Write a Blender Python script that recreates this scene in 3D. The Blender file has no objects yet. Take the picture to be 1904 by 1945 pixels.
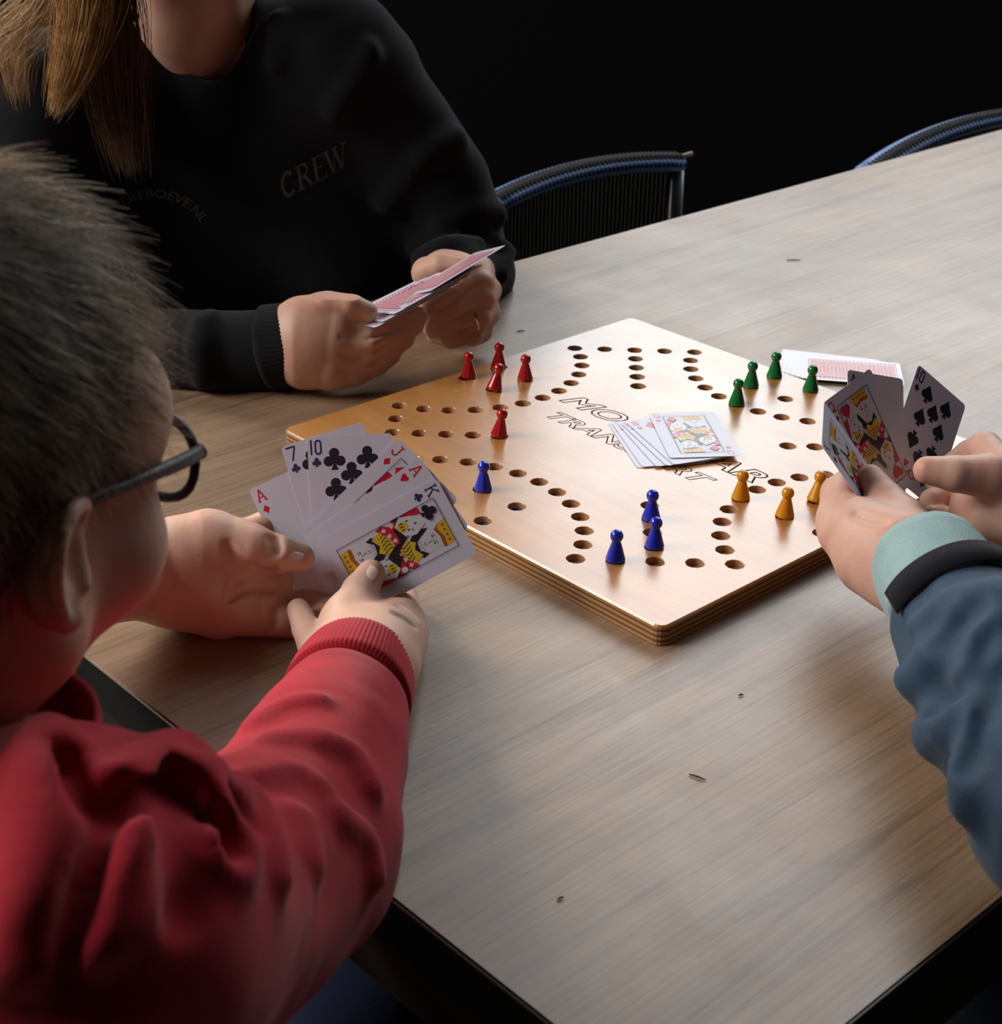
import bpy, bmesh, math, random
import numpy as np
from mathutils import Vector, Matrix
from mathutils.geometry import delaunay_2d_cdt
random.seed(7); rng = np.random.default_rng(7)
SC = bpy.context.scene
COL = SC.collection

# ------------------------------------------------------------------ camera
# world: metres, z = 0 floor, table top at TZ, board centre above the origin
TZ = 0.750
BT = 0.765                      # top of the game board
CAM = np.array([-0.07875, -1.16658, 0.52361 + BT])
FW = np.array([-0.026251, 0.891409, -0.452438])
RT = np.array([0.999014, 0.039598, 0.020053])
UP = np.array([-0.035791, 0.451466, 0.891570])
FPX = 3016.78
cam = bpy.data.cameras.new('camera'); camo = bpy.data.objects.new('camera', cam); COL.objects.link(camo)
M = Matrix.Identity(4)
for i in range(3):
    M[i][0], M[i][1], M[i][2], M[i][3] = RT[i], UP[i], -FW[i], CAM[i]
camo.matrix_world = M
cam.sensor_fit = 'HORIZONTAL'; cam.sensor_width = 36.0; cam.lens = FPX / 1904 * 36.0
cam.clip_start = 0.05; cam.clip_end = 40
cam.dof.use_dof = True; cam.dof.focus_distance = 1.13; cam.dof.aperture_fstop = 16.0
SC.camera = camo

# ------------------------------------------------------------------ world, daylight, exposure
w = bpy.data.worlds.new('world'); SC.world = w; w.use_nodes = True
w.node_tree.nodes['Background'].inputs[0].default_value = (0.55, 0.65, 0.8, 1)
w.node_tree.nodes['Background'].inputs[1].default_value = 0.014
def area(name, loc, target, sx, sy, power, col, spread=180):
    l = bpy.data.lights.new(name, 'AREA'); l.shape = 'RECTANGLE'; l.size = sx; l.size_y = sy
    l.energy = power; l.color = col; l.spread = math.radians(spread)
    o = bpy.data.objects.new(name, l); COL.objects.link(o); o.location = loc
    d = Vector(target) - Vector(loc); o.rotation_euler = d.to_track_quat('-Z', 'Y').to_euler()
    return o
area('daylight_far_window', (1.25, 3.05, 3.0), (0.9, 0.0, 1.2), 2.9, 2.9, 108, (0.93, 0.97, 1.0))
area('daylight_left_window', (-2.60, -0.30, 2.40), (-0.1, -0.2, 0.8), 1.5, 1.1, 84, (1.0, 0.96, 0.92))
area('daylight_corner_window', (-2.60, 2.30, 2.45), (-0.3, 0.1, 0.8), 0.7, 1.0, 92, (1.0, 0.90, 0.76))
SC.view_settings.view_transform = 'Standard'; SC.view_settings.look = 'None'
SC.view_settings.gamma = 1.0; SC.view_settings.use_curve_mapping = False
SC.view_settings.exposure = 0.0

# ------------------------------------------------------------------ small helpers
def P(px, py, dz):
    """point of the world seen at photo pixel (px, py), dz metres along the view axis"""
    return CAM + FW * dz + RT * ((px - 952) / FPX * dz) - UP * ((py - 972.5) / FPX * dz)
def PZ(px, py, z):
    d = P(px, py, 1.0) - CAM
    return CAM + d * ((z - CAM[2]) / d[2])
R45 = math.sqrt(0.5)
def UV(u, v, z):
    """table axes: u along the table, v across it"""
    return np.array([(u - v) * R45, (u + v) * R45, z])
def tag(o, label, cat, group=None, kind=None):
    o['label'] = label
    if cat: o['category'] = cat
    if group: o['group'] = group
    if kind: o['kind'] = kind
    return o
def empty(name, loc=(0, 0, 0)):
    o = bpy.data.objects.new(name, None); o.empty_display_size = 0.02; COL.objects.link(o)
    o.location = Vector(loc); return o
def obj(name, me, mats=None, parent=None, smooth=None):
    if isinstance(me, bmesh.types.BMesh):
        b = me; me = bpy.data.meshes.new(name); b.to_mesh(me); b.free()
    o = bpy.data.objects.new(name, me); COL.objects.link(o)
    if mats is not None:
        for m in (mats if isinstance(mats, (list, tuple)) else [mats]): me.materials.append(m)
    if smooth is not None:
        me.polygons.foreach_set('use_smooth', [bool(smooth)] * len(me.polygons))
    if parent is not None:
        o.parent = parent
        o.matrix_parent_inverse = Matrix.Translation(parent.location).inverted() if parent.rotation_euler[:] == (0, 0, 0) else parent.matrix_basis.inverted()
    return o
def pymesh(name, V, F, mats=None, parent=None, smooth=None, mi=None):
    me = bpy.data.meshes.new(name)
    me.from_pydata([tuple(map(float, v)) for v in V], [], [tuple(map(int, f)) for f in F])
    o = obj(name, me, mats, parent, smooth)
    if mi is not None: me.polygons.foreach_set('material_index', mi)
    me.update(); return o
def npmesh(name, V, Q, mats=None, parent=None, smooth=True):
    """fast mesh from numpy arrays: Q (n,3) or (n,4)"""
    me = bpy.data.meshes.new(name); n, k = Q.shape
    me.vertices.add(len(V)); me.vertices.foreach_set('co', np.asarray(V, np.float32).ravel())
    me.loops.add(n * k); me.loops.foreach_set('vertex_index', np.asarray(Q, np.int32).ravel())
    me.polygons.add(n); me.polygons.foreach_set('loop_start', np.arange(0, n * k, k, dtype=np.int32))
    me.update(calc_edges=True)
    return obj(name, me, mats, parent, smooth)
def bm_box(b, x0, x1, y0, y1, z0, z1, mat=None, bev=0.0):
    r = bmesh.ops.create_cube(b, size=1.0); vs = r['verts']
    for v in vs:
        v.co = Vector(((x0 + x1) / 2 + v.co.x * (x1 - x0), (y0 + y1) / 2 + v.co.y * (y1 - y0), (z0 + z1) / 2 + v.co.z * (z1 - z0)))
    if bev:
        es = list({e for v in vs for e in v.link_edges})
        r = bmesh.ops.bevel(b, geom=es, offset=bev, segments=2, affect='EDGES'); vs = list({v for f in r['faces'] for v in f.verts} | {v for v in vs if v.is_valid})
    if mat is not None:
        for v in vs:
            if v.is_valid: v.co = mat @ v.co
    return vs
def tube_mesh(pts, rad, n=10, close=True):
    """swept circle along points; returns V, F"""
    pts = [np.asarray(p, float) for p in pts]
    if np.isscalar(rad): rad = [rad] * len(pts)
    V, F = [], []; prev = None
    for i, p in enumerate(pts):
        t = pts[min(i + 1, len(pts) - 1)] - pts[max(i - 1, 0)]; t /= np.linalg.norm(t) + 1e-12
        if prev is None:
            a = np.array([0, 0, 1.0]) if abs(t[2]) < .9 else np.array([1.0, 0, 0])
            s = np.cross(t, a)
        else:
            s = prev - t * (prev @ t)
        s /= np.linalg.norm(s); prev = s; u = np.cross(t, s)
        for k in range(n):
            a = 2 * math.pi * k / n
            V.append(p + (s * math.cos(a) + u * math.sin(a)) * rad[i])
    for i in range(len(pts) - 1):
        for k in range(n):
            a, b2 = i * n + k, i * n + (k + 1) % n
            F.append((a, b2, b2 + n, a + n))
    if close:
        F.append(tuple(range(n))[::-1]); F.append(tuple((len(pts) - 1) * n + k for k in range(n)))
    return V, F
def tube(name, pts, rad, mat, parent, n=10):
    V, F = tube_mesh(pts, rad, n); return pymesh(name, V, F, mat, parent, True)
def smooth_pts(pts, n=6):
    """Catmull-Rom"""
    p = [np.asarray(a, float) for a in pts]; p = [2 * p[0] - p[1]] + p + [2 * p[-1] - p[-2]]; out = []
    for i in range(1, len(p) - 2):
        for k in range(n):
            t = k / n
            out.append(.5 * ((2 * p[i]) + (-p[i - 1] + p[i + 1]) * t + (2 * p[i - 1] - 5 * p[i] + 4 * p[i + 1] - p[i + 2]) * t * t + (-p[i - 1] + 3 * p[i] - 3 * p[i + 1] + p[i + 2]) * t ** 3))
    out.append(p[-2]); return out
def lathe(name, prof, n, mat, parent=None):
    V, F = [], []
    for r, z in prof:
        for k in range(n):
            a = 2 * math.pi * k / n; V.append((r * math.cos(a), r * math.sin(a), z))
    for i in range(len(prof) - 1):
        for k in range(n):
            a, b = i * n + k, i * n + (k + 1) % n; F.append((a, b, b + n, a + n))
    F.append(tuple(range(n))[::-1]); F.append(tuple((len(prof) - 1) * n + k for k in range(n)))
    return pymesh(name, V, F, mat, parent, True)

# ------------------------------------------------------------------ materials
def new_mat(name):
    m = bpy.data.materials.new(name); m.use_nodes = True
    nt = m.node_tree; return m, nt, nt.nodes['Principled BSDF']
def setp(b, **k):
    for n, v in k.items():
        n = n.replace('_', ' ')
        b.inputs[n].default_value = (*v, 1) if isinstance(v, tuple) and len(v) == 3 else v
def simple(name, col, rough=0.5, spec=0.5, **k):
    m, nt, b = new_mat(name); setp(b, Base_Color=col, Roughness=rough); b.inputs['Specular IOR Level'].default_value = spec
    setp(b, **k); return m
def node(nt, t, **k):
    n = nt.nodes.new(t)
    for a, v in k.items(): setattr(n, a, v)
    return n
def ramp(nt, fac, stops):
    r = node(nt, 'ShaderNodeValToRGB'); e = r.color_ramp.elements
    while len(e) < len(stops): e.new(0.5)
    for i, (p, c) in enumerate(stops): e[i].position = p; e[i].color = (*c, 1)
    nt.links.new(fac, r.inputs[0]); return r.outputs[0]
def coords(nt, scale=(1, 1, 1), rot=(0, 0, 0), kind='Object'):
    tc = node(nt, 'ShaderNodeTexCoord'); mp = node(nt, 'ShaderNodeMapping')
    mp.inputs['Scale'].default_value = scale; mp.inputs['Rotation'].default_value = rot
    nt.links.new(tc.outputs[kind], mp.inputs[0]); return mp.outputs[0]
def noise(nt, vec, scale, detail=4, rough=0.5, dist=0.0):
    n = node(nt, 'ShaderNodeTexNoise'); n.inputs['Scale'].default_value = scale; n.inputs['Detail'].default_value = detail
    n.inputs['Roughness'].default_value = rough; n.inputs['Distortion'].default_value = dist
    nt.links.new(vec, n.inputs['Vector']); return n.outputs['Fac']
def math_n(nt, op, a, b):
    n = node(nt, 'ShaderNodeMath', operation=op)
    for i, v in enumerate((a, b)):
        if isinstance(v, (int, float)): n.inputs[i].default_value = v
        else: nt.links.new(v, n.inputs[i])
    return n.outputs[0]
def mixc(nt, fac, a, b, mode='MIX'):
    n = node(nt, 'ShaderNodeMix', data_type='RGBA', blend_type=mode)
    for s, v in ((n.inputs[0], fac), (n.inputs[6], a), (n.inputs[7], b)):
        if isinstance(v, (int, float)): s.default_value = v
        elif isinstance(v, tuple): s.default_value = (*v, 1)
        else: nt.links.new(v, s)
    return n.outputs[2]
def bump(nt, bsdf, h, strength=0.3, dist=0.001):
    n = node(nt, 'ShaderNodeBump'); n.inputs['Strength'].default_value = strength; n.inputs['Distance'].default_value = dist
    nt.links.new(h, n.inputs['Height']); nt.links.new(n.outputs[0], bsdf.inputs['Normal'])
def maprange(nt, f, a, b, c, d):
    n = node(nt, 'ShaderNodeMapRange'); n.inputs[1].default_value = a; n.inputs[2].default_value = b
    n.inputs[3].default_value = c; n.inputs[4].default_value = d; nt.links.new(f, n.inputs[0]); return n.outputs[0]

def wood_table():
    m, nt, b = new_mat('worn_table_wood')
    rot = (0, 0, -math.radians(45))
    v1 = coords(nt, (1.0, 14, 14), (0, 0, 0)); v2 = coords(nt, (3.0, 120, 80)); v3 = coords(nt, (1, 1, 1)); v4 = coords(nt, (0.45, 9, 9))
    big = noise(nt, v1, 1.7, 5, 0.6, 0.7); fine = noise(nt, v2, 2.6, 6, 0.7, 0.3); blot = noise(nt, v3, 5.5, 4, 0.6, 0.4); lines = noise(nt, v4, 3.2, 8, 0.75, 1.1)
    c = ramp(nt, big, [(0.28, (0.185, 0.115, 0.064)), (0.5, (0.275, 0.178, 0.107)), (0.72, (0.335, 0.235, 0.155))])
    f2 = ramp(nt, fine, [(0.36, (0.62, 0.58, 0.54)), (0.56, (1, 1, 1))])
    c = mixc(nt, 0.8, c, f2, 'MULTIPLY')
    f3 = ramp(nt, lines, [(0.40, (0.50, 0.44, 0.40)), (0.455, (1, 1, 1))])
    c = mixc(nt, 0.6, c, f3, 'MULTIPLY')
    f4 = ramp(nt, blot, [(0.35, (0.80, 0.82, 0.86)), (0.62, (1.12, 1.06, 1.0))])
    c = mixc(nt, 0.6, c, f4, 'MULTIPLY')
    nt.links.new(c, b.inputs['Base Color'])
    nt.links.new(maprange(nt, noise(nt, v3, 9, 5, 0.65, 0.5), 0.3, 0.7, 0.34, 0.50), b.inputs['Roughness'])
    b.inputs['Specular IOR Level'].default_value = 0.62
    b.inputs['Coat Weight'].default_value = 0.45; b.inputs['Coat Roughness'].default_value = 0.36
    bump(nt, b, math_n(nt, 'ADD', fine, math_n(nt, 'MULTIPLY', noise(nt, coords(nt, (9, 160, 100)), 3, 3), 0.6)), 0.22, 0.0006)
    return m
def wood_board():
    m, nt, b = new_mat('birch_board_top')
    v = coords(nt, (30, 3, 30)); v2 = coords(nt, (160, 8, 100))
    c = ramp(nt, noise(nt, v, 2.0, 5, 0.6, 0.5), [(0.3, (0.455, 0.185, 0.038)), (0.7, (0.56, 0.25, 0.062))])
    c = mixc(nt, 0.35, c, ramp(nt, noise(nt, v2, 2, 4), [(0.35, (0.78, 0.74, 0.70)), (0.6, (1, 1, 1))]), 'MULTIPLY')
    sp = noise(nt, coords(nt, (60, 40, 60)), 2.6, 2, 0.5)
    c = mixc(nt, maprange(nt, sp, 0.72, 0.78, 0.0, 0.55), c, (0.20, 0.10, 0.05))
    nt.links.new(c, b.inputs['Base Color'])
    nt.links.new(maprange(nt, noise(nt, coords(nt, (6, 6, 6)), 3, 4), 0.3, 0.7, 0.24, 0.33), b.inputs['Roughness'])
    b.inputs['Specular IOR Level'].default_value = 0.60
    b.inputs['Coat Weight'].default_value = 0.95; b.inputs['Coat Roughness'].default_value = 0.24
    bump(nt, b, noise(nt, v2, 3, 3), 0.03, 0.0003)
    return m
def cloth(name, col, scale=900, rough=0.95, strength=0.5, var=0.12, sheen=0.15, streak=False):
    m, nt, b = new_mat(name); v = coords(nt)
    n1 = noise(nt, v, scale, 2, 0.6); n2 = noise(nt, v, 35, 3, 0.6)
    lo = tuple(c * (1 - var) for c in col); hi = tuple(min(1, c * (1 + var)) for c in col)
    c = ramp(nt, n2, [(0.3, lo), (0.7, hi)])
    nt.links.new(mixc(nt, 0.25, c, ramp(nt, n1, [(0.3, (0.6, 0.6, 0.6)), (0.7, (1.2, 1.2, 1.2))]), 'MULTIPLY'), b.inputs['Base Color'])
    setp(b, Roughness=rough); b.inputs['Specular IOR Level'].default_value = 0.15
    b.inputs['Sheen Weight'].default_value = sheen; b.inputs['Sheen Roughness'].default_value = 0.5
    bump(nt, b, n1, strength, 0.0006)
    return m
def skin(name, col, red=(0.55, 0.19, 0.13)):
    m, nt, b = new_mat(name); v = coords(nt)
    n = noise(nt, v, 28, 4, 0.6); n2 = noise(nt, v, 420, 3, 0.6)
    nt.links.new(mixc(nt, maprange(nt, n, 0.35, 0.7, 0.02, 0.42), col, red), b.inputs['Base Color'])
    setp(b, Roughness=0.52); b.inputs['Specular IOR Level'].default_value = 0.38
    b.inputs['Subsurface Weight'].default_value = 0.22; b.inputs['Subsurface Scale'].default_value = 0.006
    b.inputs['Subsurface Radius'].default_value = (1.0, 0.35, 0.2)
    bump(nt, b, math_n(nt, 'ADD', n2, math_n(nt, 'MULTIPLY', noise(nt, v, 140, 3), 0.8)), 0.22, 0.0006)
    return m
M_TABLE = wood_table(); M_BOARD = wood_board()
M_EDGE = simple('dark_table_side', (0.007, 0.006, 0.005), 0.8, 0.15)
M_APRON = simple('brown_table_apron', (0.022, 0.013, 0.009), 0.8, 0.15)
M_PLYL = simple('pale_ply', (0.46, 0.24, 0.085), 0.5); M_PLYD = simple('dark_ply', (0.17, 0.075, 0.028), 0.55)
M_HOLE = simple('hole_wood', (0.42, 0.22, 0.11), 0.6)
M_HB = simple('blue_paint', (0.03, 0.13, 0.42), 0.4); M_HR = simple('red_paint', (0.36, 0.03, 0.03), 0.4)
M_HG = simple('green_paint', (0.05, 0.20, 0.05), 0.4); M_HY = simple('yellow_paint', (0.60, 0.38, 0.05), 0.4)
M_BURN = simple('burnt_line', (0.050, 0.018, 0.010), 1.0, 0.05)
M_RED = simple('glossy_red', (0.42, 0.008, 0.012), 0.22, 0.5, Coat_Weight=0.4); M_BLUE = simple('glossy_blue', (0.012, 0.028, 0.50), 0.25, 0.5, Coat_Weight=0.4)
M_GREEN = simple('glossy_green', (0.004, 0.165, 0.034), 0.24, 0.5, Coat_Weight=0.4); M_YEL = simple('glossy_yellow', (0.72, 0.29, 0.008), 0.28, 0.5, Coat_Weight=0.4)
def card_paper():
    m, nt, b = new_mat('card_stock'); setp(b, Base_Color=(0.76, 0.77, 0.90), Roughness=0.34, Coat_Weight=0.25, Coat_Roughness=0.3)
    t = node(nt, 'ShaderNodeBsdfTranslucent'); t.inputs[0].default_value = (0.86, 0.84, 0.93, 1); mx = node(nt, 'ShaderNodeMixShader'); mx.inputs[0].default_value = 0.10
    nt.links.new(b.outputs[0], mx.inputs[1]); nt.links.new(t.outputs[0], mx.inputs[2]); nt.links.new(mx.outputs[0], nt.nodes['Material Output'].inputs[0]); return m
M_CARD = card_paper()
M_CARDB = simple('card_back_white', (0.70, 0.68, 0.72), 0.36, 0.5)
M_IB = simple('ink_navy', (0.035, 0.03, 0.12), 0.40, 0.5, Coat_Weight=0.5, Coat_Roughness=0.28); M_IK = simple('ink_black', (0.012, 0.013, 0.025), 0.40, 0.5, Coat_Weight=0.5, Coat_Roughness=0.28); M_IR = simple('ink_red', (0.62, 0.012, 0.04), 0.40, 0.5, Coat_Weight=0.5, Coat_Roughness=0.28)
M_IY = simple('ink_yellow', (0.72, 0.50, 0.03), 0.40, 0.5, Coat_Weight=0.5, Coat_Roughness=0.28); M_IO = simple('ink_brown', (0.40, 0.10, 0.02), 0.40, 0.5, Coat_Weight=0.5, Coat_Roughness=0.28); M_IW = simple('ink_white', (0.68, 0.69, 0.74), 0.40, 0.5, Coat_Weight=0.5, Coat_Roughness=0.28)
M_IL = simple('ink_grey_line', (0.30, 0.30, 0.42), 0.40, 0.5, Coat_Weight=0.5, Coat_Roughness=0.28); M_IP = simple('ink_pink', (0.60, 0.20, 0.24), 0.40, 0.5, Coat_Weight=0.5, Coat_Roughness=0.28)
def thin_ink(name, col):
    m, nt, b = new_mat(name); setp(b, Base_Color=col, Roughness=0.42); t = node(nt, 'ShaderNodeBsdfTransparent'); mx = node(nt, 'ShaderNodeMixShader'); mx.inputs[0].default_value = 0.3
    nt.links.new(b.outputs[0], mx.inputs[1]); nt.links.new(t.outputs[0], mx.inputs[2]); nt.links.new(mx.outputs[0], nt.nodes['Material Output'].inputs[0]); return m
M_BR = thin_ink('back_ink_red', (0.55, 0.03, 0.06))
M_SKIN_BOY = skin('skin_boy', (0.70, 0.47, 0.36)); M_SKIN_W = skin('skin_woman', (0.60, 0.37, 0.27)); M_SKIN_C = skin('skin_child', (0.66, 0.42, 0.33))
M_NAIL = simple('nail', (0.78, 0.56, 0.50), 0.3)
M_SHIRT = cloth('red_sweat_cloth', (0.42, 0.020, 0.034), 1100, sheen=0.12)
M_BLK = cloth('black_sweat_cloth', (0.008, 0.0085, 0.0105), 1000, sheen=0.05)
M_JKT = cloth('blue_softshell', (0.030, 0.060, 0.105), 700, 0.7, 0.25, sheen=0.1)
M_VEL = cloth('black_tab', (0.010, 0.010, 0.014), 800, 1.0, 0.8, sheen=0.05); M_SHC = cloth('mint_cuff_cloth', (0.28, 0.42, 0.43), 900, 0.95, 0.6)
M_JEAN = cloth('navy_trouser', (0.010, 0.018, 0.055), 900)
def hair_mat(name, a, b2):
    m, nt, b = new_mat(name)
    nt.links.new(ramp(nt, noise(nt, coords(nt), 60, 2, 0.7), [(0.35, a), (0.65, b2)]), b.inputs['Base Color'])
    setp(b, Roughness=0.42); b.inputs['Specular IOR Level'].default_value = 0.5; return m
M_HAIR = hair_mat('brown_hair', (0.19, 0.14, 0.085), (0.60, 0.46, 0.31)); M_HAIRW = hair_mat('light_brown_hair', (0.30, 0.150, 0.045), (0.62, 0.36, 0.13))
M_HAIRSHADE = hair_mat('shaded_light_brown_hair', (0.06, 0.026, 0.011), (0.13, 0.06, 0.026)); M_SCALP = simple('dark_under_hair', (0.03, 0.022, 0.016), 0.8)  # woman's second lock: shade painted into a darker copy of her hair
# ------------------------------------------------------------------ room
M_FLOOR = None
m, nt, b = new_mat('grey_green_floor')
nt.links.new(ramp(nt, noise(nt, coords(nt), 12, 6, 0.7), [(0.3, (0.22, 0.25, 0.22)), (0.7, (0.30, 0.33, 0.29))]), b.inputs['Base Color']); setp(b, Roughness=0.6); M_FLOOR = m
M_WALL = simple('black_wall_paint', (0.0035, 0.0035, 0.0045), 0.95, 0.05); M_CEIL = simple('dark_ceiling', (0.03, 0.03, 0.03), 0.9)
M_FRAME = simple('window_frame_paint', (0.03, 0.03, 0.032), 0.5)
def struct(name, b, mat):
    o = obj(name, b, mat); o['kind'] = 'structure'; return o
X0, X1, Y0, Y1, ZC = -2.7, 3.6, -2.6, 3.2, 4.7
def wall_with_hole(name, axis, pos, th, a0, a1, h0, h1, wz0, wz1, wa0, wa1, more=()):
    b = bmesh.new()
    rects = ((a0, a1, h0, wz0), (a0, a1, wz1, h1), (a0, wa0, wz0, wz1), (wa1, a1, wz0, wz1))
    if len(more): rects = rects[:3] + ((wa1, more[0], wz0, wz1), (more[1], a1, wz0, wz1))
    for (p0, p1, q0, q1) in rects:
        if axis == 'y': bm_box(b, p0, p1, pos, pos + th, q0, q1)
        else: bm_box(b, pos, pos + th, p0, p1, q0, q1)
    return struct(name, b, M_WALL)
wall_with_hole('wall_far', 'y', Y1, 0.15, X0, X1, 0, ZC, 1.5, 4.5, -0.25, 2.75)
wall_with_hole('wall_left', 'x', X0 - 0.15, 0.15, Y0, Y1 + .15, 0, ZC, 1.35, 3.0, -1.15, 0.55, (1.85, 2.75))
b = bmesh.new(); bm_box(b, X1, X1 + .15, Y0, Y1 + .15, 0, ZC); struct('wall_right', b, M_WALL)
b = bmesh.new(); bm_box(b, X0 - .15, X1 + .15, Y0 - .15, Y0, 0, ZC); struct('wall_near', b, M_WALL)
b = bmesh.new(); bm_box(b, X0 - .15, X1 + .15, Y0 - .15, Y1 + .15, -0.1, 0); struct('floor', b, M_FLOOR)
b = bmesh.new(); bm_box(b, X0 - .15, X1 + .15, Y0 - .15, Y1 + .15, ZC, ZC + .1); struct('ceiling', b, M_CEIL)
def window(name, axis, pos, a0, a1, z0, z1, n):
    b = bmesh.new(); t = 0.05
    def bx(p0, p1, q0, q1):
        if axis == 'y': bm_box(b, p0, p1, pos, pos + .06, q0, q1)
        else: bm_box(b, pos, pos + .06, p0, p1, q0, q1)
    bx(a0, a1, z0, z0 + t); bx(a0, a1, z1 - t, z1)
    for k in range(n + 1):
        a = a0 + (a1 - a0 - t) * k / n; bx(a, a + t, z0 + t, z1 - t)
    struct(name, b, M_FRAME)
window('window_1', 'y', Y1 + .05, -0.25, 2.75, 1.5, 4.5, 3)
window('window_2', 'x', X0 - .10, -1.15, 0.55, 1.35, 3.0, 2); window('window_3', 'x', X0 - .10, 1.85, 2.75, 1.35, 3.0, 1)
b = bmesh.new(); bm_box(b, X0, X1, Y1 - .015, Y1, 0, .09); struct('baseboard_far', b, M_WALL)

# ------------------------------------------------------------------ table (built along its own axes, turned 45 degrees)
U0, U1, V0, V1 = -0.487, 1.75, -0.484, 0.437
RZ45 = Matrix.Rotation(math.radians(45), 4, 'Z')
tbl = empty('dining_table', (0, 0, 0)); tbl.rotation_euler = (0, 0, math.radians(45))
tag(tbl, 'long dining table with worn grey-brown wooden top and dark sides', 'table')
def tobj(name, b, mat, parent=None, smooth=None):
    o = obj(name, b, mat, None, smooth); o.parent = parent or tbl; return o
b = bmesh.new(); bm_box(b, U0, U1, V0, V1, TZ - 0.004, TZ, bev=0.0012); tobj('tabletop', b, M_TABLE)
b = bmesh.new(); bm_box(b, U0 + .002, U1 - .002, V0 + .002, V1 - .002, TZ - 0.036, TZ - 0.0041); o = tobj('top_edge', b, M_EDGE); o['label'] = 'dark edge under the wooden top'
b = bmesh.new()
for (a0, a1, c0, c1) in ((U0 + .006, U0 + .03, V0 + .006, V1 - .006), (U1 - .03, U1 - .006, V0 + .006, V1 - .006), (U0 + .03, U1 - .03, V0 + .006, V0 + .03), (U0 + .03, U1 - .03, V1 - .03, V1 - .006)):
    bm_box(b, a0, a1, c0, c1, TZ - .075, TZ - .0361)
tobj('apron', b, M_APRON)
for a in (U0 + .09, U1 - .09):
    for c in (V0 + .09, V1 - .09):
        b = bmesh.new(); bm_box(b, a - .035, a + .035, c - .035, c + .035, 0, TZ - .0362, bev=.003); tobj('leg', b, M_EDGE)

# ------------------------------------------------------------------ game board
UN = 0.202
PRM = [0.13558436, 0.10701907, 0.24619606, 0.89629058, 0.24075127, 0.79075115, 0.2544667, 0.68307544, 0.28787514, 0.5813264, 0.33944447, 0.48926487, 0.4072716]
def rot4(p, n):
    x, y = p
    for _ in range(n % 4): x, y = -y, x
    return x, y
holes = []      # x, y, paint index: 0 plain 1 red 2 green 3 blue 4 yellow
paint = {0: 2, 1: 1, 2: 3, 3: 4}        # far arm green, left arm red, near arm blue, right arm yellow
for n in range(4):
    for k in range(-2, 3): holes.append((*rot4((k * PRM[0], 1.0), n), paint[n] if k == 1 else 0))
    for k in range(1, 5): holes.append((*rot4((0, 1.0 - k * PRM[1]), n), paint[n]))
    for i in range(1, 12):
        if i <= 5: p = (-PRM[2 * i], PRM[2 * i + 1])
        elif i == 6: p = (-PRM[12], PRM[12])
        else: j = 12 - i; p = (-PRM[2 * j + 1], PRM[2 * j])
        holes.append((*rot4(p, n), 0))
for (sx, sy, c) in ((-1, 1, 1), (1, 1, 2), (-1, -1, 3), (1, -1, 4)):
    for a, c2 in ((.485, .62), (.62, .485), (.602, .742), (.742, .602)): holes.append((sx * a, sy * c2, c))
HR, HD = 0.0066, 0.0047
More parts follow.
